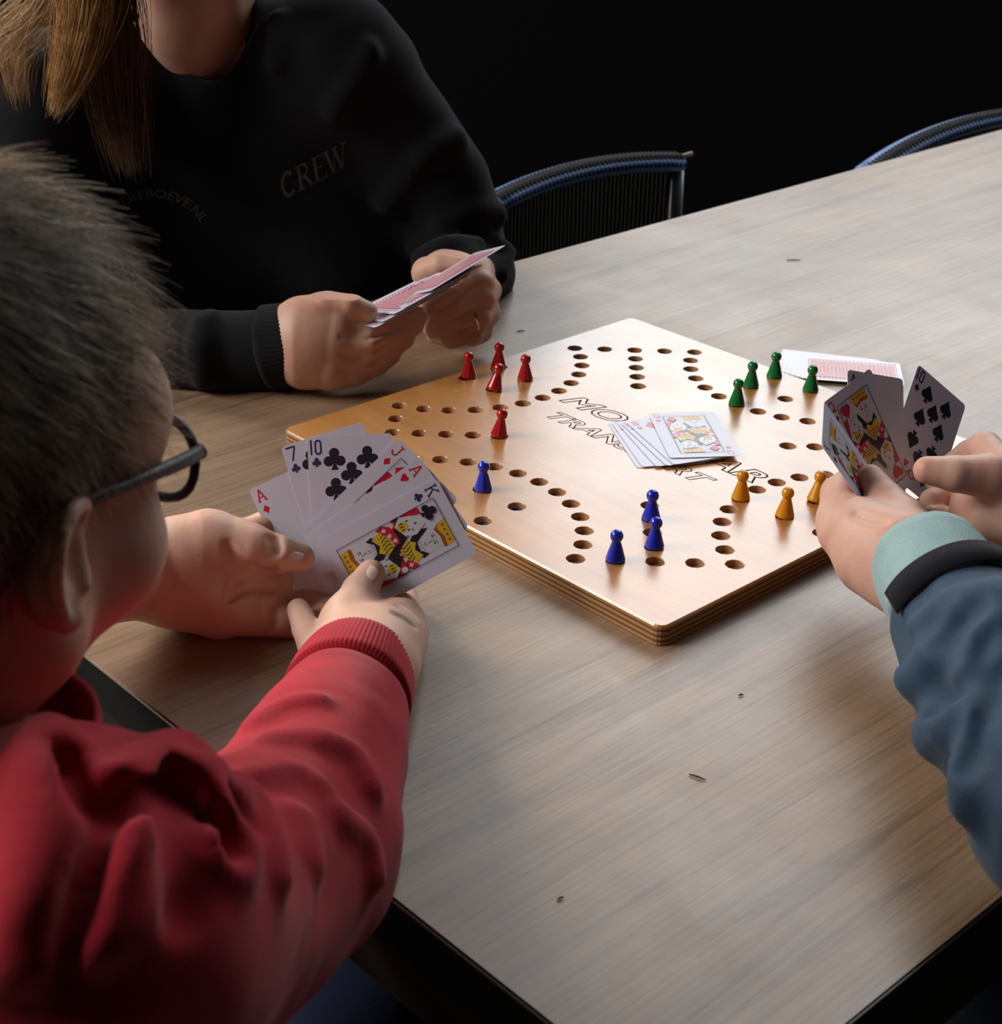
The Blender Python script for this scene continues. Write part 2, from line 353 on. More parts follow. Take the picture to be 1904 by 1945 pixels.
def build_board():
    h = 1.020 * UN; ins = 0.0012; r = 0.006; TH = BT - TZ
    NS = 20
    # outline in the table's axes, rounded corners
    out = []
    for q, (cx, cy) in enumerate(((1, 1), (-1, 1), (-1, -1), (1, -1))):
        for k in range(5):
            a = math.pi / 2 * (q + k / 4); out.append((cx * (h - ins - r) + r * math.cos(a), cy * (h - ins - r) + r * math.sin(a)))
    hs = []
    for x, y, c in holes:
        X, Y = x * UN, y * UN; hs.append(((X + Y) * R45, (-X + Y) * R45, c))
    pts = [Vector(p) for p in out]; edges = [(i, (i + 1) % len(out)) for i in range(len(out))]
    rr = HR + 0.0005
    for (cx, cy, c) in hs:
        s = len(pts)
        for k in range(NS): pts.append(Vector((cx + rr * math.cos(2 * math.pi * k / NS), cy + rr * math.sin(2 * math.pi * k / NS))))
        edges += [(s + k, s + (k + 1) % NS) for k in range(NS)]
    vo, eo, fo, _, _, _ = delaunay_2d_cdt(pts, edges, [], 1, 1e-7)
    V = [(p.x, p.y, BT) for p in vo]; F, MI = [], []
    C = np.array([(a, c) for a, c, _ in hs])
    for f in fo:
        g = np.mean([V[i][:2] for i in f], axis=0)
        if np.min(np.hypot(C[:, 0] - g[0], C[:, 1] - g[1])) < rr * 0.93: continue
        a = Vector((*V[f[0]][:2], 0)); n = (Vector((*V[f[1]][:2], 0)) - a).cross(Vector((*V[f[2]][:2], 0)) - a)
        F.append(tuple(f) if n.z > 0 else tuple(f)[::-1]); MI.append(0)
    for (cx, cy, c) in hs:
        rings = []
        for (rad, z) in ((rr, BT), (HR, BT - .0005), (HR - .0002, BT - HD), (0.0, BT - HD)):
            s = len(V)
            if rad == 0: V.append((cx, cy, z)); rings.append(s); continue
            for k in range(NS): V.append((cx + rad * math.cos(2 * math.pi * k / NS), cy + rad * math.sin(2 * math.pi * k / NS), z))
            rings.append(s)
        for i in range(2):
            for k in range(NS):
                k2 = (k + 1) % NS; F.append((rings[i] + k, rings[i] + k2, rings[i + 1] + k2, rings[i + 1] + k)); MI.append(0 if i == 0 else 1)
        for k in range(NS): F.append((rings[2] + k, rings[2] + (k + 1) % NS, rings[3])); MI.append(1 if c == 0 else 3 + c)
    # sides: bevel ring, then plies slightly proud and recessed
    lev = [(0, BT, 0), (ins, BT - ins, 0)]; z = BT - ins; nl = 7; dz = (TH - ins - .0004) / nl
    for k in range(nl):
        off = ins if k % 2 == 0 else ins - .00035; m_ = 2 if k % 2 == 0 else 3
        lev.append((off, z, m_)); z -= dz; lev.append((off, z, m_))
    def ring(off, zz):
        s = len(V); n = len(out)
        for i, (x, y) in enumerate(out):
            d = Vector((x, y)).normalized(); q = i // 5; a = math.pi / 2 * (q + (i % 5) / 4)
            V.append((x + off * math.cos(a), y + off * math.sin(a), zz))
        return s
    prev = None
    for j, (off, zz, m_) in enumerate(lev):
        s = ring(off, zz)
        if prev is not None:
            n = len(out)
            for i in range(n): F.append((prev + i, s + i, s + (i + 1) % n, prev + (i + 1) % n)); MI.append(m_)
        prev = s
    n = len(out); F.append(tuple(prev + i for i in range(n))[::-1]); MI.append(2)
    o = pymesh('game_board', V, F, [M_BOARD, M_HOLE, M_PLYL, M_PLYD, M_HR, M_HG, M_HB, M_HY], None, False, MI)
    return o
board = build_board(); board.rotation_euler = (0, 0, math.radians(45))
tag(board, 'square plywood game board with drilled holes lying in the middle of the table', 'game board')
def text_mesh(s, size=1.0, shear=0.0, extrude=0.0, bevel=0.0, outline=False, space=1.0, offset=0.0):
    c = bpy.data.curves.new('t', 'FONT'); c.body = s; c.size = size; c.shear = shear; c.space_character = space
    c.resolution_u = 3; c.extrude = extrude; c.offset = offset if not outline else .022
    if outline: c.fill_mode = 'NONE'; c.bevel_depth = bevel; c.bevel_resolution = 1
    o = bpy.data.objects.new('t', c); COL.objects.link(o); dg = bpy.context.evaluated_depsgraph_get(); dg.update()
    me = bpy.data.meshes.new_from_object(o.evaluated_get(dg)); bpy.data.objects.remove(o); bpy.data.curves.remove(c); return me
def mesh_bounds(me):
    a = np.empty(len(me.vertices) * 3); me.vertices.foreach_get('co', a); a = a.reshape(-1, 3); return a
def board_word(s, u0, hgt, v0, v1):
    me = text_mesh(s, 1.0, 0.32, 0, 0.021, True, 1.03); a = mesh_bounds(me)
    mn, mx = a.min(0), a.max(0)
    x = (a[:, 0] - mn[0]) / (mx[0] - mn[0]); y = (a[:, 1] - mn[1]) / (mx[1] - mn[1])
    zz = a[:, 2] * 0.008
    out = np.c_[u0 + y * hgt, v0 + (v1 - v0) * x, BT + 0.00002 + zz]
    me.vertices.foreach_set('co', out.ravel()); me.update()
    o = obj('engraved_word', me, M_BURN); o.parent = board; return o
board_word('MOLENAAR', 0.0055, 0.0225, 0.104, -0.108)
board_word('TRANSPORT', -0.0265, 0.0170, 0.0865, -0.0865)

# ------------------------------------------------------------------ pawns
def pawn_mesh(mat, name):
    prof = [(0.0, 0.0), (0.0062, 0.0), (0.0068, 0.0006), (0.0069, 0.0016), (0.0065, 0.0028), (0.0056, 0.0060), (0.0046, 0.0095), (0.0037, 0.0125), (0.0031, 0.0145), (0.0030, 0.0152)]
    for k in range(1, 10):
        a = -math.pi / 2 + 0.72 + (math.pi - 0.72) * k / 9; prof.append((max(0.00005, 0.0046 * math.cos(a)), 0.0187 + 0.0046 * math.sin(a)))
    o = lathe(name, prof[1:], 24, mat); return o
PW = {}
def pawn(col, mat, x, y, label, group, tilt=(0, 0), rz=0.0):
    key = col
    if key not in PW: o = pawn_mesh(mat, 'game_pawn'); PW[key] = o
    else:
        o = PW[key].copy(); COL.objects.link(o)
    o.location = (x * UN, y * UN, BT + 0.0001 + 0.0066 * math.sin(math.hypot(*tilt)) * .5); o.rotation_euler = (tilt[0], tilt[1], rz)
    tag(o, label, 'pawn', group); return o
for a in [
 ('red', M_RED, -.732, .612, 'red pawn farthest left in the far-left corner cluster, nearest the ringed hand', (0, 0)),
 ('red', M_RED, -.607, .735, 'red pawn at the far edge of the board behind the leaning red pawn', (0, 0.03)),
 ('red', M_RED, -.615, .470, 'red pawn leaning to the right in front of another red pawn', (-.16, .20)),
 ('red', M_RED, -.486, .605, 'red pawn on the right of the red cluster', (0, 0)),
 ('red', M_RED, -.575, 0.0, 'red pawn standing alone in the left arm near the card fan', (0, .12)),
 ('blue', M_BLUE, -.613, -.490, 'blue pawn standing alone just right of the held card fan', (0, 0)),
 ('blue', M_BLUE, -.136, -1.0, 'blue pawn nearest the front corner, left of the front row', (0, 0)),
 ('blue', M_BLUE, 0.002, -.893, 'front one of the two blue pawns standing one behind the other', (0, 0)),
 ('blue', M_BLUE, 0.0, -.681, 'rear one of the two blue pawns standing one behind the other', (0, 0)),
 ('yellow', M_YEL, .339, -.489, 'yellow pawn next to the letter R, leftmost of the three yellow', (0, 0)),
 ('yellow', M_YEL, .485, -.620, 'middle yellow pawn, nearest the front-right edge of the board', (0, .03)),
 ('yellow', M_YEL, .615, -.490, 'yellow pawn leaning beside the hand of the child in blue', (-.16, .10)),
 ('green', M_GREEN, .407, .407, 'green pawn nearest the discard pile, leftmost of the four green', (0, 0)),
 ('green', M_GREEN, .487, .612, 'green pawn second from the left, behind the leftmost green pawn', (0, 0)),
 ('green', M_GREEN, .602, .735, 'green pawn farthest back, at the board edge before the draw pile', (0, 0)),
 ('green', M_GREEN, .740, .590, 'green pawn farthest right, in front of the red card backs', (0, 0))]:
    pawn(a[0], a[1], a[2], a[3], a[4], {'red': 'red pawns', 'blue': 'blue pawns', 'yellow': 'yellow pawns', 'green': 'green pawns'}[a[0]], a[5])

# ------------------------------------------------------------------ playing cards
CW, CH, CT = 0.056, 0.088, 0.00030
def rounded(w, h, r, n=5):
    o = []
    for q, (sx, sy) in enumerate(((1, 1), (-1, 1), (-1, -1), (1, -1))):
        for k in range(n + 1):
            a = math.pi / 2 * (q + k / n); o.append((sx * (w / 2 - r) + r * math.cos(a), sy * (h / 2 - r) + r * math.sin(a)))
    return o
def card_blank():
    pts = rounded(CW, CH, 0.0032); n = len(pts)
    V = [(x, y, CT / 2) for x, y in pts] + [(x, y, -CT / 2) for x, y in pts]
    F = [tuple(range(n)), tuple(range(n, 2 * n))[::-1]] + [(i, i + n, (i + 1) % n + n, (i + 1) % n) for i in range(n)]
    return V, F
def circ(cx, cy, r, n=14): return [(cx + r * math.cos(2 * math.pi * k / n), cy + r * math.sin(2 * math.pi * k / n)) for k in range(n)]
def suit_polys(s, cx, cy, sz, flip=False):
    """polygons (each convex or simple) for a suit mark of height sz"""
    L = []
    if s == 'D': L = [[(0, .5), (-.40, 0), (0, -.5), (.40, 0)]]
    elif s == 'H': L = [circ(-.22, .18, .25), circ(.22, .18, .25), [(-.44, .07), (-.25, -.05), (0, .1), (.25, -.05), (.44, .07), (.25, -.22), (0, -.5), (-.25, -.22)]]
    elif s == 'C': L = [circ(0, .26, .235), circ(-.26, -.10, .235), circ(.26, -.10, .235), [(-.12, .1), (-.1, -.1), (.1, -.1), (.12, .1)], [(-.035, 0), (-.055, -.22), (-.17, -.5), (.17, -.5), (.055, -.22), (.035, 0)]]
    elif s == 'S': L = [circ(-.20, -.10, .22), circ(.20, -.10, .22), [(-.385, .0), (-.2, .22), (0, .5), (.2, .22), (.385, .0), (.2, -.1), (0, -.18), (-.2, -.1)], [(-.035, -.1), (-.055, -.25), (-.17, -.5), (.17, -.5), (.055, -.25), (.035, -.1)]]
    k = -1 if flip else 1
    return [[(cx + k * x * sz, cy + k * y * sz) for x, y in p] for p in L]
def text_tris(s, cx, cy, h, wmax=None, flip=False, bold=0.0, sx=1.0):
    me = text_mesh(s, 1.0, offset=bold); a = mesh_bounds(me)
    mn, mx = a.min(0), a.max(0); k = h / (mx[1] - mn[1]); c = (mn + mx) / 2; q = -1 if flip else 1
    xy = [(cx + q * (v[0] - c[0]) * k * sx, cy + q * (v[1] - c[1]) * k) for v in a]
    T = [[xy[i] for i in p.vertices] for p in me.polygons]; bpy.data.meshes.remove(me)
    if flip: pass
    return T
def rank_polys(r, cx, cy, h, flip=False):
    """slab-serif rank letters drawn from strokes; unit box 1 high"""
    W = .13
    def st(x0, y0, x1, y1, w=W):
        dx, dy = x1 - x0, y1 - y0; l = math.hypot(dx, dy); nx, ny = -dy / l * w / 2, dx / l * w / 2
        return [(x0 + nx, y0 + ny), (x0 - nx, y0 - ny), (x1 - nx, y1 - ny), (x1 + nx, y1 + ny)]
    def arc(cx0, cy0, rx, ry, a0, a1, w=W, n=10):
        return [[(cx0 + (rx - w / 2) * math.cos(t0), cy0 + (ry - w / 2) * math.sin(t0)), (cx0 + (rx + w / 2) * math.cos(t0), cy0 + (ry + w / 2) * math.sin(t0)),
                 (cx0 + (rx + w / 2) * math.cos(t1), cy0 + (ry + w / 2) * math.sin(t1)), (cx0 + (rx - w / 2) * math.cos(t1), cy0 + (ry - w / 2) * math.sin(t1))]
                for t0, t1 in [(a0 + (a1 - a0) * i / n, a0 + (a1 - a0) * (i + 1) / n) for i in range(n)]]
    L = {'A': [st(-.3, -.45, 0, .5), st(.3, -.45, 0, .5), st(-.2, -.15, .2, -.15, .09), st(-.42, -.46, -.15, -.46, .08), st(.15, -.46, .42, -.46, .08)],
         'K': [st(-.25, -.45, -.25, .45), st(.3, .45, -.22, -.02, .11), st(-.05, .12, .32, -.45), st(-.4, .46, -.08, .46, .08), st(-.4, -.46, -.08, -.46, .08), st(.12, .46, .42, .46, .08), st(.15, -.46, .45, -.46, .08)],
         'J': [st(.12, .42, .12, -.2)] + arc(-.12, -.2, .24, .24, 0, -math.pi) + [st(-.1, .46, .35, .46, .08)],
         'Q': arc(0, .03, .3, .42, 0, 2 * math.pi, n=18) + [st(.02, -.2, .34, -.5)],
         '7': [st(-.32, .43, .32, .43), st(.28, .4, -.08, -.5, .12)],
         '8': arc(0, .24, .2, .2, 0, 2 * math.pi, n=14) + arc(0, -.22, .25, .25, 0, 2 * math.pi, n=14),
         'C': arc(.02, 0, .32, .46, .75, 2 * math.pi - .75, .15, 16) + [st(.26, .30, .26, .48, .06)],
         'R': [st(-.25, -.45, -.25, .45, .17), st(-.42, .47, -.02, .47, .06), st(-.42, -.47, -.08, -.47, .06), st(-.25, .02, 0, .02, .06), st(.0, 0, .33, -.45, .15), st(.22, -.47, .45, -.47, .06)] + arc(-.02, .245, .24, .225, -math.pi / 2, math.pi / 2, .11),
         'E': [st(-.2, -.45, -.2, .45, .17), st(-.36, .47, .3, .47, .06), st(-.36, -.47, .32, -.47, .06), st(-.2, .02, .18, .02, .06), st(.3, .3, .3, .48, .06), st(.32, -.3, .32, -.48, .06)],
         'W': [st(-.48, .45, -.2, -.47, .15), st(-.2, -.47, .02, .45, .06), st(.0, .45, .26, -.47, .15), st(.26, -.47, .5, .45, .06), st(-.62, .47, -.32, .47, .06), st(-.14, .47, .16, .47, .06), st(.38, .47, .62, .47, .06)],
         '10': [st(-.34, -.5, -.34, .5)] + [st(-.06, -.25, -.06, .25), st(.3, -.25, .3, .25)] + arc(.12, .25, .18, .2, 0, math.pi) + arc(.12, -.25, .18, .2, math.pi, 2 * math.pi)}[r]
    k = -1 if flip else 1
    return [[(cx + k * x * h, cy + k * y * h) for x, y in p] for p in L]
def print_part(name, items, parent, z, step=0.000004):
    """items: (material, polygon); printed ink lying on the card face"""
    mats, V, F, MI = [], [], [], []
    for i, (m_, poly) in enumerate(items):
        if m_ not in mats: mats.append(m_)
        s = len(V); a = sum(poly[j][0] * poly[(j + 1) % len(poly)][1] - poly[(j + 1) % len(poly)][0] * poly[j][1] for j in range(len(poly)))
        pl = poly if a > 0 else poly[::-1]
        V += [(x, y, z + i * step) for x, y in pl]; F.append(tuple(range(s, s + len(pl)))); MI.append(mats.index(m_))
    o = pymesh(name, V, F, mats, None, False, MI); o.parent = parent; return o
def line_poly(pts, w, closed=False):
    out = []; n = len(pts)
    for i in range(n if closed else n - 1):
        (x0, y0), (x1, y1) = pts[i], pts[(i + 1) % n]; dx, dy = x1 - x0, y1 - y0; l = math.hypot(dx, dy) + 1e-9; nx, ny = -dy / l * w / 2, dx / l * w / 2; ex, ey = dx / l * w / 2, dy / l * w / 2
        out.append([(x0 + nx - ex, y0 + ny - ey), (x0 - nx - ex, y0 - ny - ey), (x1 - nx + ex, y1 - ny + ey), (x1 + nx + ex, y1 + ny + ey)])
    return out
PIPS = {'10': [(-1, 3), (1, 3), (-1, 1), (1, 1), (-1, -1), (1, -1), (-1, -3), (1, -3), (0, 2), (0, -2)], '8': [(-1, 3), (1, 3), (-1, 0), (1, 0), (-1, -3), (1, -3), (0, 1.5), (0, -1.5)], '7': [(-1, 3), (1, 3), (-1, 0), (1, 0), (-1, -3), (1, -3), (0, 1.5)], 'A': [(0, 0)]}
def court(suit, dim=False):
    """two-way court figure, upper half drawn then turned round"""
    half = []
    Wf, Hf = 0.0350, 0.0715          # frame
    x0, x1, yt = -Wf / 2, Wf / 2, Hf / 2
    A = lambda m_, *p: half.append((m_, [(x * 0.00097, y * 0.001117) for x, y in p]))
    # millimetres from the card centre; crown at top
    A(M_IY, (-3, 32), (14, 32), (15, 26.5), (8, 27.5), (1, 25.5), (-2, 28)); A(M_IO, (-2, 28), (1, 25.5), (8, 27.5), (15, 26.5), (14.2, 24.6), (7, 25.2), (.5, 23.6))
    for k in range(4): A(M_IO, *[(0.5 + k * 3.6 + 1.0 * math.cos(t), 29.4 - .3 * k * 0 + 1.0 * math.sin(t)) for t in [i * math.pi / 3 for i in range(6)]])
    A(M_IW, (1, 23.8), (13, 24.6), (13.5, 15), (9, 11), (3, 12), (0, 17))
    for xx, yy in ((4, 21), (9, 20.6)): A(M_IB, (xx - 1.3, yy), (xx, yy + .7), (xx + 1.3, yy), (xx, yy - .5)); A(M_IB, (xx - 1.6, yy + 1.3), (xx + 1.4, yy + 2.0), (xx + 1.4, yy + 1.6), (xx - 1.6, yy + .9))
    A(M_IL, (6.2, 21), (6.8, 21), (7.6, 17.2), (6.4, 17.0)); A(M_IL, (4.6, 15.6), (8.6, 16), (6.6, 14.6))
    for k in range(5): A(M_IL, (1.5 + k * 2.1, 14), (2.0 + k * 2.1, 14), (2.6 + k * 2, 11.2), (2.1 + k * 2, 11.2))
    A(M_IK, (-2.5, 21), (0, 17), (3, 11.5), (9, 11), (13.5, 15), (14.5, 11), (9, 5), (0, 8), (-5, 14))
    A(M_IY, (2.5, 11), (6.5, 8.5), (12.5, 11.4), (15.5, 5.2), (9, 1.5), (2, .5), (-1.5, 6))
    for k in range(5): A(M_IK, (0 + k * 2.6, 7.6 - k * .3), (.6 + k * 2.6, 7.8 - k * .3), (3 + k * 2.6, 3.2), (1.5 + k * 2.6, 1.2 + k * .4), (.9 + k * 2.6, 1.4 + k * .4), (2.2 + k * 2.6, 3.3))
    A(M_IR, (2, .5), (9, 1.5), (17.2, 7.0), (18, 2.5), (15, -1.5), (8, -3.2), (2, -3))
    for k, q in enumerate((5.0, 9.6, 14.4)):
        for cp in suit_polys('C', q, -.8 + k * 1.7, 3.0): A(M_IW, *cp)
    A(M_IW, (-16, 15), (-6, 21), (-2, 14), (-3, 8), (-13, 4), (-17, 8))
    for xx, yy in ((-13, 12), (-9, 16), (-7, 11), (-12.5, 7.5)): A(M_IK, (xx - .8, yy - .6), (xx + .8, yy - .6), (xx, yy + 1.4))
    A(M_IK, (-18, 9), (-17, 8), (-13, 4), (-3, 8), (2, .5), (2, -3), (-4, 1), (-13, 0), (-18, 4))
    A(M_IR, (-18, 21), (-13, 21.5), (-17.0, 10), (-18, 9.6)); A(M_IR, (-18, 3.6), (-13, -.4), (-9, 1.2), (-16, 6))
    A(M_IY, *circ(-10.5, 8.4, 3.4, 14)); 
    for k in range(3): A(M_IK, (-13.4 + k * 2.1, 8.0), (-12.9 + k * 2.1, 6.3), (-12.3 + k * 2.1, 8.0), (-12.8 + k * 2.1, 9.8))
    A(M_IW, *circ(-15.2, 2.2, 2.0, 10))
    for k in range(4): A(M_IK, *circ(-6 + k * 2.4, 13 - k * 4.4, .55, 8))
    items = half + [(m_, [(-x, -y) for x, y in p]) for m_, p in half]
    s = .0002
    items += [(M_IB, p) for p in line_poly([(x0, yt), (x1, yt), (x1, -yt), (x0, -yt)], .00045, True)]
    sm = M_IR if suit in 'DH' else M_IK
    for f in (False, True):
        k = -1 if f else 1
        items += [(sm, p) for p in suit_polys(suit, k * -.0112, k * .0290, .0105, f)]
    return items
cardface_cache = {}
def card_object(rank, suit, back=False):
    """top-level card: stock mesh with printed children"""
    key = (rank, suit, back)
    if key in cardface_cache:
        src = cardface_cache[key]; o = src.copy(); COL.objects.link(o)
        for ch in src.children: c = ch.copy(); COL.objects.link(c); c.parent = o
        return o
    V, F = card_blank(); o = pymesh('playing_card', V, F, M_CARD, None, False)
    sm = M_IR if suit in 'DH' else M_IK; rm = M_IR if suit in 'DH' else M_IB
    z = CT / 2 + .00002
    if rank:
        for f in (False, True):
            k = -1 if f else 1; it = []
            it += [(rm, p) for p in rank_polys(rank, k * -.0222, k * .0375, .0098 if rank in ('10', '7') else .0082, f)]
            it += [(rm, p) for p in suit_polys(suit, k * -.0225, k * .0278, .0060, f)]
            print_part('corner_index', it, o, z)
        if rank in 'KQJ': print_part('court_figure', court(suit), o, z)
        elif rank == 'A' and suit == 'S':
            it = [(M_IK, p) for p in suit_polys('S', 0, 0, .030)] + [(M_IW, p) for p in suit_polys('S', 0, .0005, .018)] + [(M_IK, p) for k in range(5) for p in line_poly([(-.006 + k * .003, -.004), (-.004 + k * .002, .006)], .0006)]
            print_part('suit_pip', it, o, z)
        else:
            for px_, py_ in PIPS[rank]:
                xx = px_ * .0108; yy = py_ * .0098
                if rank == 'A': sz = .0135
                else: sz = .0146
                print_part('suit_pip', [(sm, p) for p in suit_polys(suit, xx, yy, sz, py_ < 0)], o, z)
    # printed back
    zb = -z
    it = []
    x0, y0 = .0235, .0395
    it += line_poly([(-x0, -y0), (x0, -y0), (x0, y0), (-x0, y0)], .0006, True)
    nx, ny = 13, 22
    for i in range(nx):
        for s_ in (-1, 1): it.append(circ(-x0 + .0022 + i * (2 * x0 - .0044) / (nx - 1), s_ * (y0 - .0022), .0011, 6))
    for j in range(1, ny - 1):
        for s_ in (-1, 1): it.append(circ(s_ * (x0 - .0022), -y0 + .0022 + j * (2 * y0 - .0044) / (ny - 1), .0011, 6))
    it2 = [[(-.0190, -.0350), (.0190, -.0350), (.0190, .0350), (-.0190, .0350)]]; it3 = []
    for i in range(11):
        for j in range(20):
            cx, cy = -.0175 + i * .0035 + (.00087 if j % 2 else -.00087), -.0334 + j * .0035; r_ = .00105
            it3.append([(cx, cy + r_), (cx - r_, cy), (cx, cy - r_), (cx + r_, cy)])
    it2 += line_poly([(-.0195, -.0355), (.0195, -.0355), (.0195, .0355), (-.0195, .0355)], .0005, True)
    bk = print_part('back_pattern', [(M_BR, p) for p in it] + [(M_IP, p) for p in it2] + [(M_CARDB, p) for p in it3], o, 0, .000003)
    me = bk.data
    for v in me.vertices: v.co.z = zb - v.co.z; v.co.x = -v.co.x
    me.update()
    cardface_cache[key] = o
    return o
def place_card(o, c, right, up):
    """centre c, right and up edge directions; face normal = right x up"""
    r = np.asarray(right, float); r /= np.linalg.norm(r); u = np.asarray(up, float); u -= r * (u @ r); u /= np.linalg.norm(u); n = np.cross(r, u)
    Mx = Matrix.Identity(4)
    for i in range(3): Mx[i][0], Mx[i][1], Mx[i][2], Mx[i][3] = r[i], u[i], n[i], c[i]
    o.matrix_world = Mx; return o

# cards lying on the board: corners seen in the photo, set on the board plane
def flat_card(rank, suit, px_a, px_b, k, label, group, face_up=True, base=BT, tiltz=0.0, corner='TL'):
    """px_a = pixel of the named corner, px_b = pixel of another point along the card's short top edge"""
    z = base + .0003 + k * .00062
    a, b2 = PZ(*px_a, z), PZ(*px_b, z); r = (b2 - a) / np.linalg.norm(b2 - a)
    u = np.array([-r[1], r[0], 0])
    if corner == 'TL': c = a + r * CW / 2 - u * CH / 2
    elif corner == 'BL': c = a + r * CW / 2 + u * CH / 2
    o = card_object(rank, suit)
    if not face_up: r = -r
    place_card(o, c, r, u); tag(o, label, 'playing card', group)
    return o
g = 'discard pile on the board'
def flat_by_corners(rank, suit, bl, br, k, label, group, base=BT, up_sign=1, face_up=True, upmm=0.0):
    z = base + .0003 + k * .0007
    a, b2 = PZ(*bl, z), PZ(*br, z); r = (b2 - a) / np.linalg.norm(b2 - a); u = np.array([-r[1], r[0], 0]); mid = (a + b2) / 2
    c = mid + u * CH / 2 * up_sign
    o = card_object(rank, suit)
    if not face_up: r = -r
    place_card(o, c, r, u); tag(o, label, 'playing card', group); return o
# front (near) short edges of the discards, bottom to top
flat_by_corners('A', 'C', (1213, 889), (1340, 880), 0, 'bottom card of the face-up discard pile on the board', g)
flat_by_corners('7', 'D', (1222, 887), (1350, 877), 1, 'second card from the bottom of the face-up discard pile', g)
flat_by_corners('A', 'D', (1248, 886), (1372, 872), 2, 'third card from the bottom of the face-up discard pile', g)
flat_by_corners('10', 'H', (1266, 885), (1390, 867), 3, 'second card from the top of the discard pile, mostly covered', g)
flat_by_corners('8', 'D', (1279, 883), (1403, 864), 4, 'face-up eight of diamonds directly under the queen on the discard pile', g)
flat_by_corners('Q', 'D', (1273, 870), (1406, 866), 5.2, 'face-up queen of diamonds on top of the discard pile', g)
# draw pile on the table behind the board, backs up
g = 'draw pile behind the board'
def back_card(k, du, ang, label):
    z = TZ + .0003 + k * .0005
    c = np.array([0.2000, 0.2020, z]) + np.array([du[0], du[1], 0]); a = math.radians(ang)
    r = np.array([math.cos(a), math.sin(a), 0]); u = np.array([-math.sin(a), math.cos(a), 0])
    o = card_object('7', 'C'); place_card(o, c, -r, u); tag(o, label, 'playing card', g); return o
labs = ['lowest face-down card of the draw pile, showing at its left and far edges', 'second face-down card of the draw pile from below', 'third face-down card of the draw pile from below', 'fourth face-down card of the draw pile from below', 'fifth face-down card of the draw pile from below', 'sixth face-down card of the draw pile, just below the top one', 'topmost red-backed card of the draw pile behind the board']
for k in range(7):
    t_ = (6 - k) / 6
    back_card(k, (-.0205 * t_, .021 * t_ ** 1.3 - .004), 84 - 7 * t_, labs[k])
# ------------------------------------------------------------------ chairs pushed in at the far side of the table
M_CORD = simple('black_cord', (0.006, 0.006, 0.008), 0.7, 0.2); M_RAIL = simple('black_rail_painted_sheen', (0.09, 0.18, 0.42), 0.5, 0.6); M_METAL = simple('chair_metal', (0.30, 0.30, 0.31), 0.3, 0.5, Metallic=1.0)  # blue window sheen on the black top rail is put into its base colour
M_COPPER = simple('brown_frame_tip', (0.20, 0.09, 0.06), 0.5)
def chair(c, ang, label, W=0.50, group='cord chairs at the far side of the table'):
    """c: floor point under the middle of the backrest; faces local -y"""
    r = empty('cord_chair', (0, 0, 0))
    H = TZ - 0.012; zl = 0.47; AC = 0.016
    def arcx(t): return -W / 2 + W * t, AC * (1 - (2 * t - 1) ** 2)
    top = [(arcx(t)[0], arcx(t)[1], H - .010 + .012 * (1 - (2 * t - 1) ** 2)) for t in np.linspace(0, 1, 15)]
    V, F = tube_mesh(top, 0.0125, 12); V = [(x, (y - arcx((x + W / 2) / W)[1]) * 1.7 + arcx((x + W / 2) / W)[1], z) for x, y, z in V]; o = pymesh('top_rail', V, F, M_RAIL, r, True)
    # wound cord ribs on the rail
    low = [(arcx(t)[0], arcx(t)[1] * .8 - .01, zl) for t in np.linspace(0, 1, 15)]
    V, F = tube_mesh(low, 0.009, 8); pymesh('lower_rail', V, F, M_CORD, r, True)
    src = None; n = 46
    for k in range(n):
        t = (k + .5) / n; x, y = arcx(t); zt = H - .010 + .012 * (1 - (2 * t - 1) ** 2)
        pts = [(x, y - .0205, zt - .002), (x, y - .012, zt + .0115), (x, y, zt + .0135), (x, y + .004, zt - .02), (x, y * .9 + .004, (zt + zl) / 2), (x, y * .8 - .01, zl)]
        V, F = tube_mesh(pts, .0030, 5); pymesh('back_cord', V, F, M_RAIL if False else M_CORD, r, True)
    for s in (-1, 1):
        V, F = tube_mesh([(s * W / 2, 0, H - .012), (s * W / 2, -.01, zl), (s * W / 2 * .96, .03, 0.0)], .011, 10); pymesh('leg', V, F, M_METAL, r, True)
        V, F = tube_mesh([(s * W / 2, -.44, .60), (s * W / 2, -.45, .45), (s * W / 2 * .96, -.48, 0.0)], .011, 10); pymesh('leg', V, F, M_METAL, r, True)
        V, F = tube_mesh([(s * W / 2, -.01, .60), (s * W / 2, -.22, .605), (s * W / 2, -.44, .60)], .012, 10); pymesh('armrest', V, F, M_CORD, r, True)
    b = bmesh.new(); bm_box(b, -W / 2 + .01, W / 2 - .01, -.46, .0, .43, .47, bev=.012); obj('seat', b, M_CORD, r, True)
    V, F = tube_mesh([(W / 2 - .004, 0, H - .004), (W / 2 + .03, .0, H - .002)], .0035, 8); pymesh('frame_tip', V, F, M_COPPER, r, True)
    r.location = Vector(c); r.rotation_euler = (0, 0, ang); tag(r, label, 'chair', group)
    return r
zc = TZ + .002
a, b2 = PZ(935, 352, zc), PZ(1288, 276, zc)
d = b2 - a
chair(((a + b2) / 2)[:2].tolist() + [0], math.atan2(d[1], d[0]), 'black cord-backed chair with blue-sheened top rail beside the woman in black', float(np.linalg.norm(d)))
a, b3 = PZ(1652, 298, zc), PZ(1885, 214, zc)
d = b3 - a; d /= np.linalg.norm(d); L2 = .50
# same model, standing further right
m2 = a + d * L2 / 2
chair(m2[:2].tolist() + [0], math.atan2(d[1], d[0]), 'black cord-backed chair at the upper right behind the table edge', L2)

